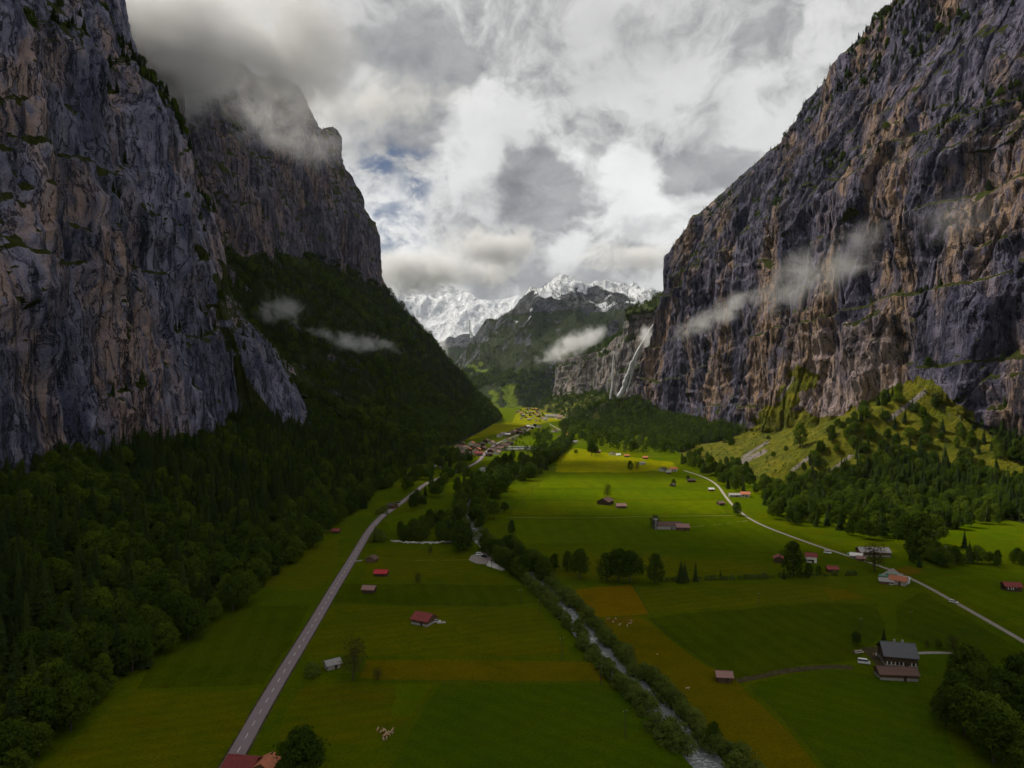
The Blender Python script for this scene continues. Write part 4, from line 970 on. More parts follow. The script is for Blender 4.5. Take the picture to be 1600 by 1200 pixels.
def house(name, px, py, w_, d, h, rot, roof, wall, label, cat='barn', group=None, pitch=.5, over=.7, win=0, chim=0, door=True, base=False, at=None):
    x, y = at or G(px, py); z = float(gz(x, y))
    e = tag(empty(name, (x, y, z), math.radians(rot)), label, cat, group)
    hw, hd, rh = w_/2, d/2, d/2*pitch
    V = [(sx*hw, sy*hd, zz) for zz in (-.6, h) for sx, sy in ((-1, -1), (1, -1), (1, 1), (-1, 1))]+[(-hw, 0, h+rh), (hw, 0, h+rh)]
    F = [(0, 1, 5, 4), (2, 3, 7, 6), (1, 2, 6, 9, 5), (3, 0, 4, 8, 7)]
    mesh_obj('wall', V, F, WALL[wall], e)
    th = .22; ox, oy = hw+over, hd+over; ez = h-over*pitch
    V = [(-ox, -oy, ez), (ox, -oy, ez), (ox, 0, h+rh), (-ox, 0, h+rh), (ox, oy, ez), (-ox, oy, ez)]
    V = V+[(a, b_, c+th) for a, b_, c in V]
    F = [(6, 7, 8, 9), (9, 8, 10, 11), (3, 2, 1, 0), (5, 4, 2, 3), (0, 1, 7, 6), (4, 5, 11, 10), (1, 2, 8, 7), (2, 4, 10, 8), (5, 3, 9, 11), (3, 0, 6, 9)]
    rf = mesh_obj('roof', V, F, ROOF[roof], e)
    part('ridge', ROOF[roof], rf, (-ox-.02, ox+.02, -.16, .16, h+rh+th-.06, h+rh+th+.07))
    if base: part('plinth', M_stone, e, (-hw-.06, hw+.06, -hd-.06, hd+.06, -.6, min(1.1, h*.4)))
    if door: part('door', M_door, e, (-.6+hw*.3, .6+hw*.3, -hd-.08, -hd+.02, 0, min(2.1, h*.85)))
    nw = win
    for k in range(nw):
        xx = -hw+w_*(k+.5)/nw
        if abs(xx-hw*.3) < 1.2 and door: xx -= 1.6
        for fl in range(2 if h > 5 else 1):
            zz = (.9 if h > 3 else h*.35)+fl*2.3
            wn_ = part('window', M_glass, e, (xx-.5, xx+.5, -hd-.06, -hd+.02, zz, zz+1.2))
            part('shutter', WALL['white'] if wall != 'white' else WALL['brown'], wn_, (xx-.95, xx-.56, -hd-.07, -hd+.02, zz-.05, zz+1.25), (xx+.56, xx+.95, -hd-.07, -hd+.02, zz-.05, zz+1.25))
    if nw:
        for sx in (-1, 1):
            xa, xb = sorted((sx*(hw-.02), sx*(hw+.06)))
            for yy in (-hd*.5, hd*.1): part('window', M_glass, e, (xa, xb, yy-.45, yy+.45, h*.45, h*.45+1.1))
    for k in range(chim):
        cx_ = hw*(.35-.5*k); part('chimney', M_stone, e, (cx_-.4, cx_+.4, .5, 1.3, h, h+rh+1.1))
    return e
# near barns and huts, each where it stands
house('barn', 663, 972, 9.5, 9, 2.8, -28, 'red', 'brown', 'dark red roofed barn in the left meadow with a stone trough', base=True)
house('barn', 577, 925, 6.6, 5.4, 2.4, -8, 'pink', 'wood', 'pinkish brown roofed hay barn below the bright red barn')
house('barn', 596, 899, 7.6, 5.6, 2.2, -6, 'bright', 'wood', 'bright red roofed hay barn near the left road')
house('hut', 581, 877, 6.0, 6.4, 2.4, 80, 'brown', 'brown', 'brown gabled hut at the short track beside the left road', 'hut')
house('hut', 525, 833, 5.8, 4.6, 2.2, -4, 'red', 'wood', 'small red roofed hut at the forest edge on the left', 'hut')
house('hut', 519, 1042, 5.6, 4.6, 2.3, 35, 'grey', 'grey', 'old grey shingled hut under the tall sparse tree', 'hut')
house('house', 380, 1206, 9, 7, 3, -10, 'red', 'brown', 'red roof at the bottom edge beside the road', 'house')
house('house', 417, 1208, 6, 5.5, 3.2, 78, 'orange', 'brown', 'smaller red gable roof at the bottom edge left of the dark trees', 'house')
house('farmhouse', 1402, 1034, 12.5, 12.0, 4.6, -14, 'slate', 'wood', 'large farmhouse with dark grey metal roof and two chimneys', 'house', pitch=.62, win=4, chim=2, base=True)
house('barn', 1400, 1058, 14.5, 6.5, 2.7, -6, 'brown', 'brown', 'long brown roofed barn in front of the grey farmhouse', base=True, win=0)
house('hut', 1131, 1063, 5.6, 4.6, 2.6, -6, 'pink', 'wood', 'brown roofed hay hut at the end of the muddy track', 'hut')
house('hut', 1580, 922, 8.5, 6, 3.0, -10, 'red', 'wood', 'red roofed dark wooden hut near the right edge', 'hut', win=2)
house('hut', 1217, 878, 6.5, 6, 3, 70, 'red', 'wood', 'small red hut left of the large round tree by the path', 'hut')
house('house', 1267, 878, 6.5, 6, 4.4, -15, 'red', 'white', 'white house with red roof right of the large round tree', 'house', win=2)
house('hut', 1300, 893, 6, 5, 2.2, -10, 'red', 'wood', 'low dark red hut beside the path', 'hut')
house('barn', 1364, 868, 20, 9, 3.4, -4, 'grey', 'brown', 'long grey roofed barn beside the gravel path', base=True)
house('shed', 1338, 872, 7, 5, 2.2, -30, 'white', 'grey', 'pale low shed left of the long grey barn', 'shed')
house('shed', 1345, 876, 5, 4, 2.0, -20, 'pink', 'brown', 'small pinkish shed between path and long grey barn', 'shed')
house('barn', 1404, 913, 8.5, 7, 3, -42, 'orange', 'grey', 'rusty roofed barn on the gravel path at the farm crossing')
house('shed', 1412, 911, 6, 4, 2.8, -42, 'white', 'white', 'white roofed shed touching the rusty barn', 'shed')
house('shed', 1384, 912, 7, 5, 2.0, -20, 'grey', 'brown', 'low grey lumber shed left of the rusty barn', 'shed')
house('farmhouse', 1472, 872, 15, 11, 4.5, -14, 'dark', 'brown', 'dark roofed farmhouse half hidden behind the grove on the right', 'house', win=3, chim=1)
house('barn', 1042, 826, 22, 9, 3.4, -3, 'brown', 'grey', 'long barn with brown roof beside the silo in the meadow', base=True)
house('barn', 1066, 828, 10, 8, 3, -5, 'pink', 'brown', 'pink roofed annex at the right end of the long meadow barn')
house('barn', 946, 787, 14, 12, 3.2, 60, 'brown', 'wood', 'old gabled barn below the bare tree in the meadow')
house('barn', 970, 793, 9, 7, 2.6, 4, 'pink', 'brown', 'pink metal roofed shed right of the old gabled barn')
house('hut', 1111, 767, 5.5, 4.5, 2.2, 0, 'white', 'wood', 'white roofed hut beside the gravel path bend', 'hut')
house('hut', 1126, 789, 6, 5, 2.4, 15, 'brown', 'wood', 'small brown hut touching the gravel path', 'hut')
house('hut', 1051, 760, 6, 5.5, 2.6, 60, 'grey', 'brown', 'little grey hay hut with a tree at its side', 'hut')
house('house', 1164, 776, 9, 8, 3.4, -10, 'orange', 'white', 'orange roofed house at the foot of the right slope', 'house', win=2)
house('shed', 1148, 776, 12, 5, 2.4, -4, 'grey', 'grey', 'low grey shed left of the orange roofed house', 'shed')
house('house', 1036, 736, 9, 8, 3.2, 40, 'dark', 'white', 'dark roofed house in the small farm group above the meadow', 'house', win=2)
house('house', 1052, 736, 9, 8, 3.2, 5, 'orange', 'white', 'orange roofed house in the small farm group above the meadow', 'house', win=2)
house('hut', 1044, 740, 6, 5, 2.2, 0, 'grey', 'brown', 'grey shed between the two houses of the small farm group', 'hut')
house('shed', 1080, 753, 9, 5, 2.4, 0, 'dark', 'wood', 'dark shed left of the gravel path in the meadow', 'shed')
house('hut', 1003, 726, 8, 6, 2.6, 20, 'grey', 'grey', 'grey roofed hut right of the two meadow trees', 'hut')
house('hut', 979, 714, 7.5, 6, 2.8, 0, 'orange', 'brown', 'left of two small red huts at the upper meadow edge', 'hut')
house('hut', 1008, 717, 7.5, 6, 2.8, 0, 'orange', 'brown', 'right of two small red huts at the upper meadow edge', 'hut')
house('house', 956, 711, 10, 9, 3.6, 70, 'dark', 'white', 'white farmhouse with dark roof in the upper meadow', 'house', win=3)
house('shed', 966, 712, 7, 5, 2.2, 0, 'white', 'white', 'small white shed beside the white farmhouse', 'shed')
house('house', 934, 708, 9, 8, 3.6, 0, 'pink', 'brown', 'house half hidden by the dark round tree in the upper meadow', 'house', win=2)
house('hut', 899, 692, 9, 7, 3, 0, 'grey', 'white', 'small white hut at the edge of the right forest', 'hut')
house('house', 877, 686, 14, 11, 4, 0, 'dark', 'wood', 'dark roofed house beside the lane beyond the river trees', 'house', win=2)
house('house', 884, 682, 11, 9, 4, 0, 'orange', 'brown', 'orange roofed house beside the lane beyond the river trees', 'house', win=2)
house('house', 867, 675, 13, 11, 4, 30, 'brown', 'white', 'brown roofed house between the right forest and the lane', 'house', win=2)
house('house', 756, 736, 10, 10, 4.2, 80, 'dark', 'white', 'dark gabled house with white base standing by the road among the trees', 'house', win=2)
house('shed', 744, 739, 8, 5, 2.2, 0, 'grey', 'grey', 'low grey shed left of the dark gabled roadside house', 'shed')
house('greenhouse', 703, 718, 12, 9, 2.6, 10, 'white', 'white', 'pale greenhouse left of the hamlet trees', 'greenhouse', pitch=.4)
house('shed', 676, 731, 9, 6, 2.4, 10, 'white', 'grey', 'white roofed shed among the trees left of the hamlet road', 'shed')
house('shed', 691, 731, 8, 6, 2.4, 0, 'grey', 'white', 'grey roofed shed among the trees left of the hamlet road', 'shed')
house('hut', 613, 794, 8, 7, 3, -30, 'dark', 'brown', 'dark roofed hut left of the road bend', 'hut')
house('hut', 688, 697, 11, 8, 3, 0, 'orange', 'brown', 'hay hut alone in the left sunlit meadow', 'hut')
# silo beside the long barn
x, y = G(1024, 827); e = tag(empty('silo', (x, y, 0)), 'tall dark silo at the left end of the long meadow barn', 'silo')
V, F = [], []; tube(V, F, [(0, 0, -.3), (0, 0, 8.2)], [2, 2], 20); mesh_obj('tank', V, F, ROOF['slate'], e)
V, F = [], []; tube(V, F, [(0, 0, 8.2), (0, 0, 8.7), (0, 0, 9.2)], [2.15, 1.5, .3], 20); mesh_obj('dome', V, F, ROOF['grey'], e)
part('ladder', WALL['grey'], e, (-.25, .25, -2.2, -2.0, 0, 8.4))
# the hamlet along the road and the far village: rows of chalets
R = random.Random(21)
def cluster(spots, grp, place):
    for px, py, roof, wl in spots:
        w_ = R.uniform(10, 14); lab = '%s roofed chalet %s' % (dict(dark='dark', brown='brown', orange='orange', pink='pinkish', red='red', grey='grey', white='white', slate='slate')[roof], place)
        house('chalet', px, py, w_, w_*R.uniform(.72, .95), R.uniform(4, 5.6), R.choice((-20, 70, 10, 85, 45)), roof, wl, lab, 'chalet', grp+', '+roof, win=2, over=1.0, chim=R.randrange(2))
W4 = ['wood', 'brown', 'white', 'white']
cluster([(px, py, rf, R.choice(W4)) for px, py, rf in ((722, 697, 'brown'), (728, 702, 'pink'), (726, 708, 'dark'), (737, 695, 'orange'), (745, 700, 'brown'), (752, 697, 'dark'), (742, 709, 'brown'), (732, 713, 'dark'), (748, 712, 'red'), (746, 706, 'orange'), (760, 692, 'brown'), (768, 694, 'pink'), (717, 702, 'brown'), (733, 706, 'orange'), (739, 702, 'dark'), (721, 712, 'brown'), (755, 703, 'brown'))], 'hamlet left of the road', 'in the hamlet left of the road')
cluster([(px, py, rf, R.choice(W4)) for px, py, rf in ((779, 699, 'dark'), (790, 699, 'brown'), (784, 704, 'brown'), (772, 704, 'dark'), (768, 708, 'brown'), (777, 710, 'pink'), (797, 695, 'dark'), (790, 691, 'brown'), (802, 688, 'dark'), (764, 713, 'dark'))], 'hamlet right of the road', 'in the hamlet right of the road')
cluster([(px, py, rf, R.choice(W4)) for px, py, rf in ((780, 683, 'brown'), (787, 680, 'grey'), (793, 682, 'white'), (798, 679, 'brown'), (804, 677, 'pink'), (810, 674, 'dark'), (817, 671, 'dark'), (824, 669, 'white'), (812, 678, 'brown'), (832, 670, 'white'), (836, 666, 'grey'), (842, 668, 'brown'))], 'upper hamlet', 'in the upper row along the road')
cluster([(px, py, rf, R.choice(['white', 'white', 'brown'])) for px, py, rf in ((812, 642, 'pink'), (817, 644, 'brown'), (821, 641, 'orange'), (826, 643, 'pink'), (824, 647, 'brown'), (831, 646, 'pink'), (829, 650, 'brown'), (836, 649, 'orange'), (833, 654, 'pink'), (841, 652, 'brown'), (822, 653, 'pink'), (818, 650, 'grey'), (846, 642, 'brown'), (852, 643, 'pink'), (858, 645, 'grey'), (840, 645, 'pink'), (884, 655, 'white'), (889, 652, 'white'), (893, 656, 'white'), (874, 646, 'brown'), (898, 640, 'pink'), (880, 642, 'brown'), (815, 647, 'orange'), (809, 645, 'brown'), (827, 640, 'brown'), (833, 641, 'pink'), (838, 641, 'orange'), (843, 648, 'brown'), (847, 655, 'pink'), (838, 658, 'brown'), (852, 657, 'grey'), (866, 642, 'orange'), (870, 640, 'brown'), (860, 640, 'pink'), (887, 645, 'brown'), (815, 655, 'brown'), (827, 657, 'grey'))], 'far village', 'in the sunlit far village')
house('hotel', 862, 653, 46, 18, 8, 0, 'grey', 'white', 'long pale grey roofed building in the sunlit far village', 'building', win=8, over=1)
house('hotel', 874, 655, 22, 16, 9, 0, 'pink', 'white', 'tall pale building right of the long one in the far village', 'building', win=4, over=1)

# caravans and mobile homes of the campsite
R = random.Random(8); M_white = plain('caravan_white', (.74, .73, .70), .08, .6, .4, .4); M_tyre = plain('tyre', (.02, .02, .02), .2, 3, .9)
def wheel(parent, x, y, r, wd):
    V, F = [], []; tube(V, F, [(x, y-wd/2, r), (x, y+wd/2, r)], [r, r], 14); mesh_obj('wheel', V, F, M_tyre, parent)
def caravan(px, py, rot, label):
    x, y = G(px, py); e = tag(empty('caravan', (x, y, 0), rot), label, 'caravan', 'caravans of the campsite')
    L, H, D_ = 3.4, 3.3, 1.5; prof = [(-L, .55), (L, .55), (L+.25, 1.4), (L-.2, H-.1), (L-.7, H), (-L+.7, H), (-L+.2, H-.1), (-L-.15, 1.4)]
    V = [(a, s_*D_, b_) for s_ in (-1, 1) for a, b_ in prof]; n = len(prof)
    F = [tuple(range(n)), tuple(reversed(range(n, 2*n)))]+[(i+n, (i+1) % n+n, (i+1) % n, i) for i in range(n)]
    mesh_obj('body', V, F, M_white, e)
    for xx in (-1.8, 1.4): part('window', M_glass, e, (xx-.6, xx+.6, -D_-.04, -D_+.02, 1.6, 2.4))
    part('door', WALL['grey'], e, (-.4, .35, -D_-.03, -D_+.02, .7, 2.5)); wheel(e, .2, -D_+.1, .35, .2); wheel(e, .2, D_-.1, .35, .2)
    part('awning', ROOF[R.choice(['brown', 'grey', 'dark', 'white'])], e, (-2.6, 1.6, -D_-2.4, -D_-.05, 2.25, 2.4))
for k in range(17): caravan(797+k*3.05, 700.5-k*.06, R.uniform(-.15, .15), 'white caravan in the back row of the campsite')
for k in range(16): caravan(790+k*3.6, 704.2-k*.06, R.uniform(-.15, .15), 'white caravan in the front row of the campsite')

# cars
PAINT = {'white': plain('car_white', (.75, .75, .75), .05, 1, .3, .5), 'silver': plain('car_silver', (.45, .46, .48), .05, 1, .3, .5), 'red': plain('car_red', (.35, .02, .02), .05, 1, .3, .5), 'dark': plain('car_dark', (.03, .035, .045), .1, 1, .3, .5)}
def car(px, py, rot, col, label, van=False):
    x, y = G(px, py); e = tag(empty('car', (x, y, float(gz(x, y))+.1), math.radians(rot)), label, 'car')
    prof = [(-2.1, .35), (2.15, .35), (2.2, .7), (2.0, .92), (1.05, 1.02), (-2.05, 1.05), (-2.15, .7)] if not van else [(-2.4, .35), (2.4, .35), (2.45, .9), (2.1, 1.2), (1.7, 1.3), (-2.4, 1.3)]
    n = len(prof); V = [(a, s_*.88, b_) for s_ in (-1, 1) for a, b_ in prof]
    mesh_obj('body', V, [tuple(range(n)), tuple(reversed(range(n, 2*n)))]+[(i+n, (i+1) % n+n, (i+1) % n, i) for i in range(n)], PAINT[col], e)
    z0, z1 = (1.03, 1.5) if not van else (1.28, 2.1)
    a0, a1, b0, b1 = (-1.95, 1.0, -1.55, .35) if not van else (-2.38, 1.7, -2.3, 1.2)
    V = [(a0, -.84, z0), (a1, -.84, z0), (a1, .84, z0), (a0, .84, z0), (b0, -.7, z1), (b1, -.7, z1), (b1, .7, z1), (b0, .7, z1)]
    mesh_obj('windows', V, [(0, 1, 5, 4), (1, 2, 6, 5), (2, 3, 7, 6), (3, 0, 4, 7)], M_glass, e)
    part('roof', PAINT[col], e, (b0-.04, b1+.04, -.72, .72, z1, z1+.06))
    for sx in (-1.35, 1.35):
        for sy in (-.8, .8): wheel(e, sx, sy, .33, .2)
    for sy in (-.6, .6): part('headlight', M_white, e, (2.12, 2.24, sy-.18, sy+.18, .6, .78))
car(1350, 1037, -20, 'white', 'white car parked left of the grey roofed farmhouse', True)
car(1490, 943, -48, 'white', 'white car driving on the gravel path at the right')
car(1412, 906, -40, 'white', 'white car parked at the rusty barn')
car(1345, 872, -20, 'silver', 'silver car beside the low pale shed at the path')
car(1293, 865, -30, 'white', 'white van on the gravel path near the white house', True)
car(1507, 1026, 20, 'silver', 'silver car at the end of the farm lane')
car(622, 786, 45, 'dark', 'dark car on the left road near the bend')
car(749, 868, 10, 'white', 'white van on the gravel yard by the river', True)
car(757, 871, -30, 'dark', 'dark car on the gravel yard by the river')
car(682, 966+6, 5, 'silver', 'silver car beside the dark red roofed barn')

# power poles along the river
pole_spots = [(977, 1156, 46, 'nearest power pole left of the river at the bottom'), (938, 1071, 32, 'power pole at the end of the ochre field by the river'), (878, 1033, 38, 'power pole left of the river above the ochre field'), (843, 960, 24, 'power pole where the river first shows beyond the bushes'), (813, 946, 26, 'power pole left of the tall river bushes'),
              (768, 891, 24, 'power pole at the gravel bar'), (747, 864, 28, 'power pole behind the gravel yard'), (797, 812, 22, 'power pole beside the lone meadow tree'), (817, 790, 16, 'power pole right of the river grove'), (832, 774, 15, 'power pole at the river grove edge'), (857, 750, 13, 'power pole in the lower sunlit meadow'), (876, 727, 12, 'farthest power pole in the sunlit meadow'),
              (1185, 945, 20, 'power pole in the dark field right of the river'), (1345, 985, 20, 'power pole left of the farm trees'), (1424, 975, 20, 'power pole behind the grey roofed farmhouse')]
for px, py, hp, lab in pole_spots:
    x, y = G(px, py); h = min(11, hp*y/FPX); e = tag(empty('power_pole', (x, y, float(gz(x, y))), .6), lab, 'pole')
    V, F = [], []; tube(V, F, [(0, 0, -.8), (0, 0, h)], [.17, .11], 8); mesh_obj('shaft', V, F, M_bark, e)
    part('crossarm', M_bark, e, (-.9, .9, -.06, .06, h-.7, h-.55))
    for xx in (-.8, 0, .8): part('insulator', M_white, e, (xx-.06, xx+.06, -.06, .06, h-.55, h-.3))

# post and wire fences between the parcels
post_me = me_of('post', *(lambda V, F: (tube(V, F, [(0, 0, -.3), (0, 0, 1.25)], [.08, .07], 6), (V, F))[1])([], []), M_bark)
def fence(pts, label):
    q_ = smooth_path([G(*p_) for p_ in pts], 4.0, 1); x0, y0 = q_[0]; e = tag(empty('fence', (x0, y0, 0)), label, 'fence')
    for i in range(len(q_)):
        c_ = bpy.data.objects.new('post', post_me); COL.objects.link(c_); c_.parent = e; c_.location = (q_[i][0]-x0, q_[i][1]-y0, float(gz(*q_[i])))
    for zz in (.55, 1.05):
        V, F = [], []; tube(V, F, [(v[0]-x0, v[1]-y0, float(gz(*v))+zz) for v in q_], [.018]*len(q_), 4); mesh_obj('wire', V, F, M_bark, e)
fence(((605, 912), (690, 913), (760, 915)), 'post fence below the bright red roofed barn'); fence(((640, 948), (745, 949), (800, 949)), 'post fence above the dark red roofed barn')
fence(((600, 1064), (700, 1067), (860, 1068), (945, 1068)), 'long fence along the lower edge of the ochre strip'); fence(((985, 914), (1000, 934), (1012, 960), (1060, 1008), (1150, 1064)), 'fence between the ochre pasture and the dark field')
fence(((1172, 1072), (1240, 1142), (1310, 1215)), 'fence on the right edge of the ochre pasture'); fence(((1215, 938), (1300, 939), (1362, 939)), 'short fence in the field below the white house')
fence(((1425, 915), (1500, 955), (1600, 1012)), 'fence along the gravel path at the right edge'); fence(((300, 945), (400, 944), (480, 943)), 'fence between forest edge and the left road')

# cattle
def skin_mesh(name, verts, edges, radii, mat):
    me = bpy.data.meshes.new(name); me.from_pydata(verts, edges, []); o_ = bpy.data.objects.new(name, me); COL.objects.link(o_)
    md = o_.modifiers.new('s', 'SKIN'); me.skin_vertices[0].data[0].use_root = True
    for sv, r in zip(me.skin_vertices[0].data, radii): sv.radius = r if isinstance(r, tuple) else (r, r)
    o_.modifiers.new('u', 'SUBSURF').levels = 1
    dg = bpy.context.evaluated_depsgraph_get(); out_ = bpy.data.meshes.new_from_object(o_.evaluated_get(dg)); bpy.data.objects.remove(o_)
    out_.name = name; out_.materials.clear(); out_.materials.append(mat); return out_
m, t, o = new_mat('cow_hide'); tc = t.n('ShaderNodeTexCoord').outputs['Object']; rnd = t.n('ShaderNodeObjectInfo').outputs['Random']
pt = t.ramp(t.noise(t.vm('ADD', tc, t.vm('MULTIPLY', t.n('ShaderNodeObjectInfo').outputs['Location'], (.3, .3, .3))), 1.6, 2, .5), .5, .54)
bsdf(t, o, t.mix(pt, t.mix(rnd, (.36, .17, .08), (.45, .30, .18)), (.50, .38, .27)), .9, .1); M_cow = m
cv = [(0, 0, 1.12), (.45, 0, 1.1), (-.45, 0, 1.1), (-.85, 0, 1.12), (.8, 0, 1.15), (1.15, 0, 1.3), (1.42, 0, 1.32), (1.75, 0, 1.12)]
ce = [(0, 1), (0, 2), (2, 3), (1, 4), (4, 5), (5, 6), (6, 7)]; cr = [(.38, .36), (.38, .36), (.38, .38), (.3, .3), (.32, .34), (.2, .2), (.17, .18), (.1, .11)]
for sx, root in ((.72, 4), (-.78, 3)):
    for sy in (-.24, .24):
        k = len(cv); cv += [(sx, sy, .85), (sx+(.02 if sx > 0 else .08), sy, .48), (sx-(0 if sx > 0 else .08), sy, .42 if sx < 0 else .4), (sx, sy, .02)]
        ce += [(root, k), (k, k+1), (k+1, k+2), (k+2, k+3)]; cr += [.17, .085, .08, .06]
k = len(cv); cv += [(-1.1, 0, 1.2), (-1.2, 0, .7)]; ce += [(3, k), (k, k+1)]; cr += [.05, .04]
cow_me = skin_mesh('body', cv, ce, cr, M_cow)
hv, hf = [], []; tube(hv, hf, [(1.45, .08, 1.42), (1.42, .26, 1.52), (1.46, .3, 1.66)], [.035, .03, .01], 6); tube(hv, hf, [(1.45, -.08, 1.42), (1.42, -.26, 1.52), (1.46, -.3, 1.66)], [.035, .03, .01], 6)
horn_me = me_of('horns', hv, hf, M_stone)
R = random.Random(4)
def cow(px, py, label, group=None, s=.78, rot=None):
    x, y = G(px, py); e = tag(empty('cow', (x, y, float(gz(x, y))+.04), R.uniform(0, 6.28) if rot is None else rot), label, 'cow', group); e.scale = (s, s, s)
    for me_, nm in ((cow_me, 'body'), (horn_me, 'horns')):
        c_ = bpy.data.objects.new(nm, me_); COL.objects.link(c_); c_.parent = e
for px, py in ((590, 1143), (597, 1146), (601, 1144), (604, 1149), (601, 1153), (607, 1151), (611, 1148), (599, 1158), (604, 1157), (613, 1144)): cow(px, py, 'brown and white cow in the herd on the olive meadow', 'herd on the olive meadow')
for px, py in ((950, 969), (962, 969), (958, 974), (968, 978), (980, 980), (984, 976), (986, 972)): cow(px, py, 'beige cow grazing beside the ochre field', 'cows beside the ochre field')
cow(1074, 1078, 'single pale cow in the ochre pasture right of the river', rot=.2); cow(1027, 1024, 'small pale calf alone in the ochre pasture', s=.55)

# stones along the little stream, logs and stacked timber
R = random.Random(12)
sv, sf = [], []
import bmesh
bm = bmesh.new(); bmesh.ops.create_icosphere(bm, subdivisions=1, radius=1)
for v in bm.verts: v.co *= R.uniform(.7, 1.15)
stone_me = bpy.data.meshes.new('stone'); bm.to_mesh(stone_me); bm.free(); stone_me.materials.append(M_pale)
bank = tag(empty('stone_bank', (*G(660, 848), 0)), 'row of pale stones lining the little stream', 'stones')
bx_, by_ = G(660, 848)
for k in range(46):
    px = 612+k*2.1; x, y = G(px, 846+3.5*math.sin((px-612)/95*PI)*.8+R.uniform(-1, 1)); s = R.uniform(.5, 1.3)
    c_ = mesh_obj('stone', None, None, parent=bank, data=stone_me); c_.location = (x-bx_, y-by_, .2); c_.scale = (s*1.3, s, s*.7); c_.rotation_euler = (0, 0, R.uniform(0, 6))
def logs(px, py, n, rot, label):
    x, y = G(px, py); e = tag(empty('log_pile', (x, y, float(gz(x, y))+.05), rot), label, 'logs')
    for k in range(n):
        V, F = [], []; r_ = k % 5; q_ = k//5; tube(V, F, [(-2.2, (r_-2)*.5+q_*.25, .25+q_*.43), (2.2+R.uniform(-.3, .3), (r_-2)*.5+q_*.25, .25+q_*.43)], [.25, .22], 8); mesh_obj('log', V, F, WALL['brown'] if k % 3 else M_pale, e)
logs(1340, 1019, 9, .3, 'pile of timber left of the grey roofed farmhouse'); logs(1368, 1025, 9, 1.1, 'stacked logs at the wall of the grey roofed farmhouse'); logs(1392, 914, 9, .5, 'timber pile in front of the rusty barn'); logs(690, 972, 5, .1, 'few logs right of the dark red roofed barn')
logs(767, 866, 9, .9, 'timber pile on the gravel yard by the river')
M_tarp = plain('tarp_green', (.10, .30, .20), .25, .8, .6, .3)
for px, py, lab in ((1382, 903, 'left green covered stack beside the path farm'), (1393, 900, 'right green covered stack beside the path farm'), (1332, 868, 'green covered stack beside the long grey barn')):
    x, y = G(px, py); e = tag(empty('covered_stack', (x, y, float(gz(x, y))), -.5), lab, 'stack')
    part('timber', WALL['brown'], e, (-3, 3, -1.1, 1.1, 0, 1.3))
    V = [(-3.2, -1.3, .9), (3.2, -1.3, .9), (3.2, 0, 1.75), (-3.2, 0, 1.75), (3.2, 1.3, .9), (-3.2, 1.3, .9)]; V += [(a, b_, c-.05) for a, b_, c in V]
    mesh_obj('tarpaulin', V, [(0, 1, 2, 3), (3, 2, 4, 5), (9, 8, 7, 6), (11, 10, 8, 9)], M_tarp, e)

# ------------------------------------------------------------------ waterfalls
m, t, o = new_mat('falling_water'); p = wpos(t)
n1 = t.noise(t.vm('MULTIPLY', p, (1, 1, .12)), .35, 5, .7)
bsdf(t, o, t.mix(t.ramp(n1, .3, .6), (.5, .52, .56), (.82, .83, .85)), .6, .3, bump(t, n1, .6, 1)); M_fall = m
def waterfall(pts, D_, w0, w1, label):
    """a rope of spray in front of the rock, photo column and row turned into points at the cliff's distance"""
    Ds = [2338.6/(.9125+(px-800)/FPX)-24 if D_ is None else D_ for px, py in pts]; D0 = Ds[0]
    c = np.array([((px-800)/FPX*d_, d_, CAMH+(600-py)/FPX*d_) for (px, py), d_ in zip(pts, Ds)]); q_ = smooth_path(c, 6, 2); n = len(q_)
    V, F = [], []; jit = fbm(np.arange(n)/6., 0*np.arange(n)+D0, .3, 3)
    tube(V, F, [tuple(v+np.array([jit[i]*w1*.5, 0, 0])) for i, v in enumerate(q_)], [(w0+(w1-w0)*i/n)*(1+.35*jit[(i*3) % n]) for i in range(n)], 7)
    o_ = mesh_obj('waterfall', V, F, M_fall, smooth=True); tag(o_, label, 'waterfall')
waterfall(((1027, 490), (1020, 510), (1006, 533), (995, 553), (990, 566)), None, 2.6, 5.6, 'upper leap of the tall white waterfall right of the valley end')
waterfall(((989, 564), (985, 578), (976, 598), (968, 624)), None, 5.6, 8.5, 'lower leap of the tall white waterfall right of the valley end')
waterfall(((1000, 545), (991, 572), (983, 596), (979, 616)), None, 1.5, 3.4, 'thin side strand beside the tall white waterfall')
waterfall(((960, 548), (956, 575), (957, 600), (953, 625)), 2185, 1.2, 3.0, 'thinner waterfall left of the tall main waterfall')
waterfall(((733, 500), (734, 512), (737, 528)), 5750, 6, 14, 'distant waterfall below the snowfield')

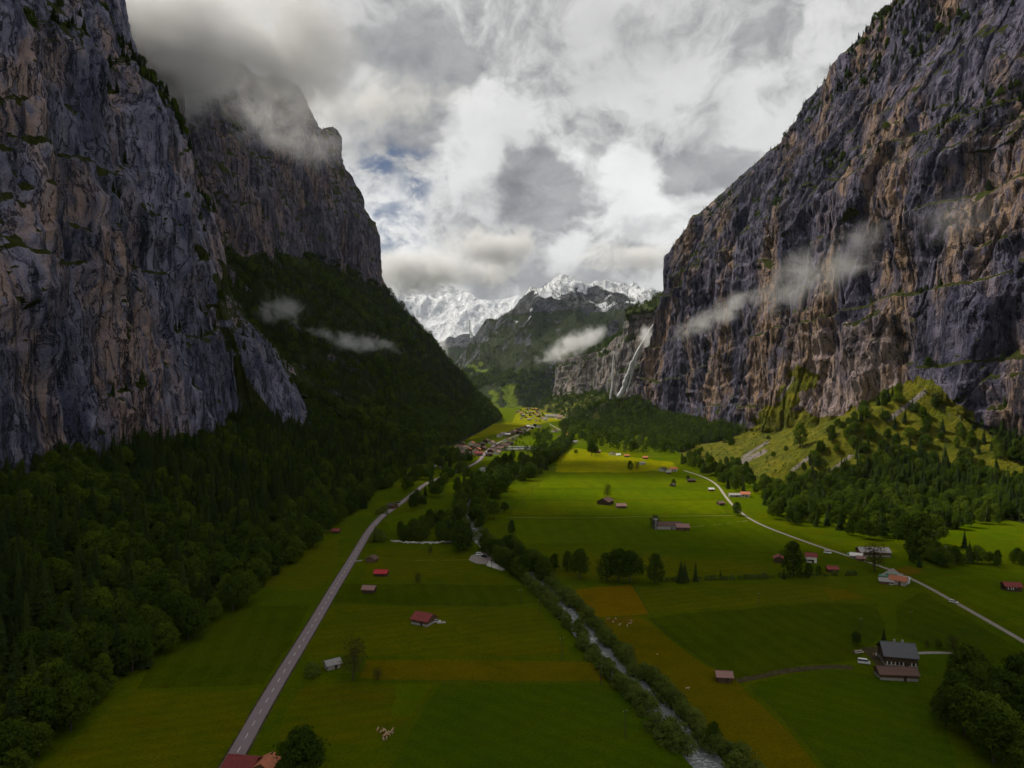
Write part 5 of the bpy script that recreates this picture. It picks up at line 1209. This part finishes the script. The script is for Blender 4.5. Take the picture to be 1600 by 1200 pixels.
# ------------------------------------------------------------------ low clouds: real volumes of mist hanging on the walls
def cloud(c, half, dens, label, nscale, thr=.5, rot=0, tilt=0, seed=0.0, soft=.14, rx=0):
    import bmesh as bmm
    bm_ = bmm.new(); bmm.ops.create_icosphere(bm_, subdivisions=2, radius=1.02)
    me = bpy.data.meshes.new('cloud'); bm_.to_mesh(me); bm_.free()
    half = tuple(h_*1.45 for h_ in half)
    o_ = bpy.data.objects.new('cloud', me); COL.objects.link(o_); o_.location = c; o_.scale = half; o_.rotation_euler = (rx, tilt, rot)
    m_, t_, oo = new_mat('cloud_mist'); tc_ = t_.n('ShaderNodeTexCoord').outputs['Object']
    pp = t_.vm('ADD', t_.vm('MULTIPLY', tc_, tuple(half)), (seed*310, seed*170, seed*90))
    wn_ = t_.n('ShaderNodeTexNoise'); t_.link(pp, wn_.inputs['Vector']); wn_.inputs['Scale'].default_value = .45/nscale; wn_.inputs['Detail'].default_value = 3
    tw = t_.vm('ADD', tc_, t_.vm('MULTIPLY', t_.vm('SUBTRACT', wn_.outputs['Color'], (.5, .5, .5)), (1.5, 1.5, 1.5)))
    fall = t_.math('MULTIPLY', t_.ramp(t_.vm('LENGTH', tw), .1, .95, 1, 0), t_.ramp(t_.vm('LENGTH', tc_), .7, 1.0, 1, 0))
    n_ = t_.noise(pp, 1.15/nscale, 8, .70, 1.0)
    f_ = t_.math('MULTIPLY', t_.ramp(t_.math('ADD', n_, t_.math('MULTIPLY', t_.math('SUBTRACT', fall, .5), .22)), thr, thr+soft), fall)
    vol = t_.n('ShaderNodeVolumePrincipled'); vol.inputs['Color'].default_value = (.99, .99, 1, 1); vol.inputs['Anisotropy'].default_value = .1
    t_.link(t_.math('MULTIPLY', f_, dens), vol.inputs['Density']); t_.link(vol.outputs[0], oo.inputs['Volume'])
    me.materials.append(m_); tag(o_, label, 'cloud')
    return o_
def at(px, py, D_): return ((px-800)/FPX*D_, D_, CAMH+(600-py)/FPX*D_)
cloud(at(437, 487, 1330), (66, 60, 40), .013, 'upper left wisp of mist on the far left mountain', 40, seed=1)
cloud(at(548, 532, 1420), (135, 60, 24), .016, 'long wisp of mist across the far left forest', 34, tilt=.2, seed=2)
cloud(at(1108, 500, 1320), (26, 200, 30), .014, 'lower wisp of mist on the right cliff', 46, thr=.46, rot=.1, rx=-.12, seed=3)
cloud(at(1250, 440, 985), (26, 170, 50), .011, 'broad veil of mist on the right cliff', 60, thr=.45, rot=.16, rx=-.18, seed=4)
cloud(at(1330, 400, 880), (24, 90, 28), .006, 'thin upper end of the mist on the right cliff', 50, thr=.46, rot=.16, seed=15)
cloud(at(1480, 345, 770), (22, 70, 40), .005, 'faint mist high on the right cliff', 60, thr=.45, rot=.2, seed=5)
cloud(at(897, 540, 2930), (150, 90, 56), .02, 'bright white cloud in front of the pale buttress', 60, thr=.42, tilt=-.45, seed=6)
cloud(at(1012, 530, 1990), (34, 60, 42), .03, 'spray mist drifting from the tall waterfall', 40, seed=7)
cloud(at(270, 75, 1300), (310, 150, 135), .026, 'grey cloud wrapped around the top of the far left mountain', 120, thr=.38, seed=8)
cloud(at(405, 195, 1600), (210, 90, 110), .0055, 'thin veil of cloud across the upper far left cliff', 90, thr=.46, tilt=.3, seed=9)
cloud(at(590, 165, 2600), (300, 170, 130), .009, 'dark cloud behind the pinnacle of the far left mountain', 120, thr=.42, seed=10)
cloud(at(775, 385, 4500), (360, 220, 150), .012, 'grey cloud drifting at the left shoulder of the middle mountain', 140, thr=.40, seed=11)
cloud(at(655, 425, 5500), (680, 300, 190), .012, 'white cloud bank over the snowfields', 190, thr=.39, seed=12)
cloud(at(985, 400, 5500), (420, 240, 150), .009, 'cloud above the snowy ridge behind the right cliff', 170, thr=.43, seed=13)
cloud(at(690, 545, 2700), (70, 60, 50), .02, 'small wisp of mist at the foot of the left spur', 50, seed=14)


# ------------------------------------------------------------------ the thin damp air of the valley
V, F = boxv(-5000, 5000, -1700, 9900, -16, 2700)
m, t, o = new_mat('valley_air')
vol = t.n('ShaderNodeVolumePrincipled'); vol.inputs['Color'].default_value = (.68, .78, 1, 1); vol.inputs['Density'].default_value = 1.2e-5; vol.inputs['Anisotropy'].default_value = .1
t.link(vol.outputs[0], o.inputs['Volume'])
hz = mesh_obj('haze', V, F, m); tag(hz, 'thin damp haze filling the whole valley', 'haze', kind='stuff')
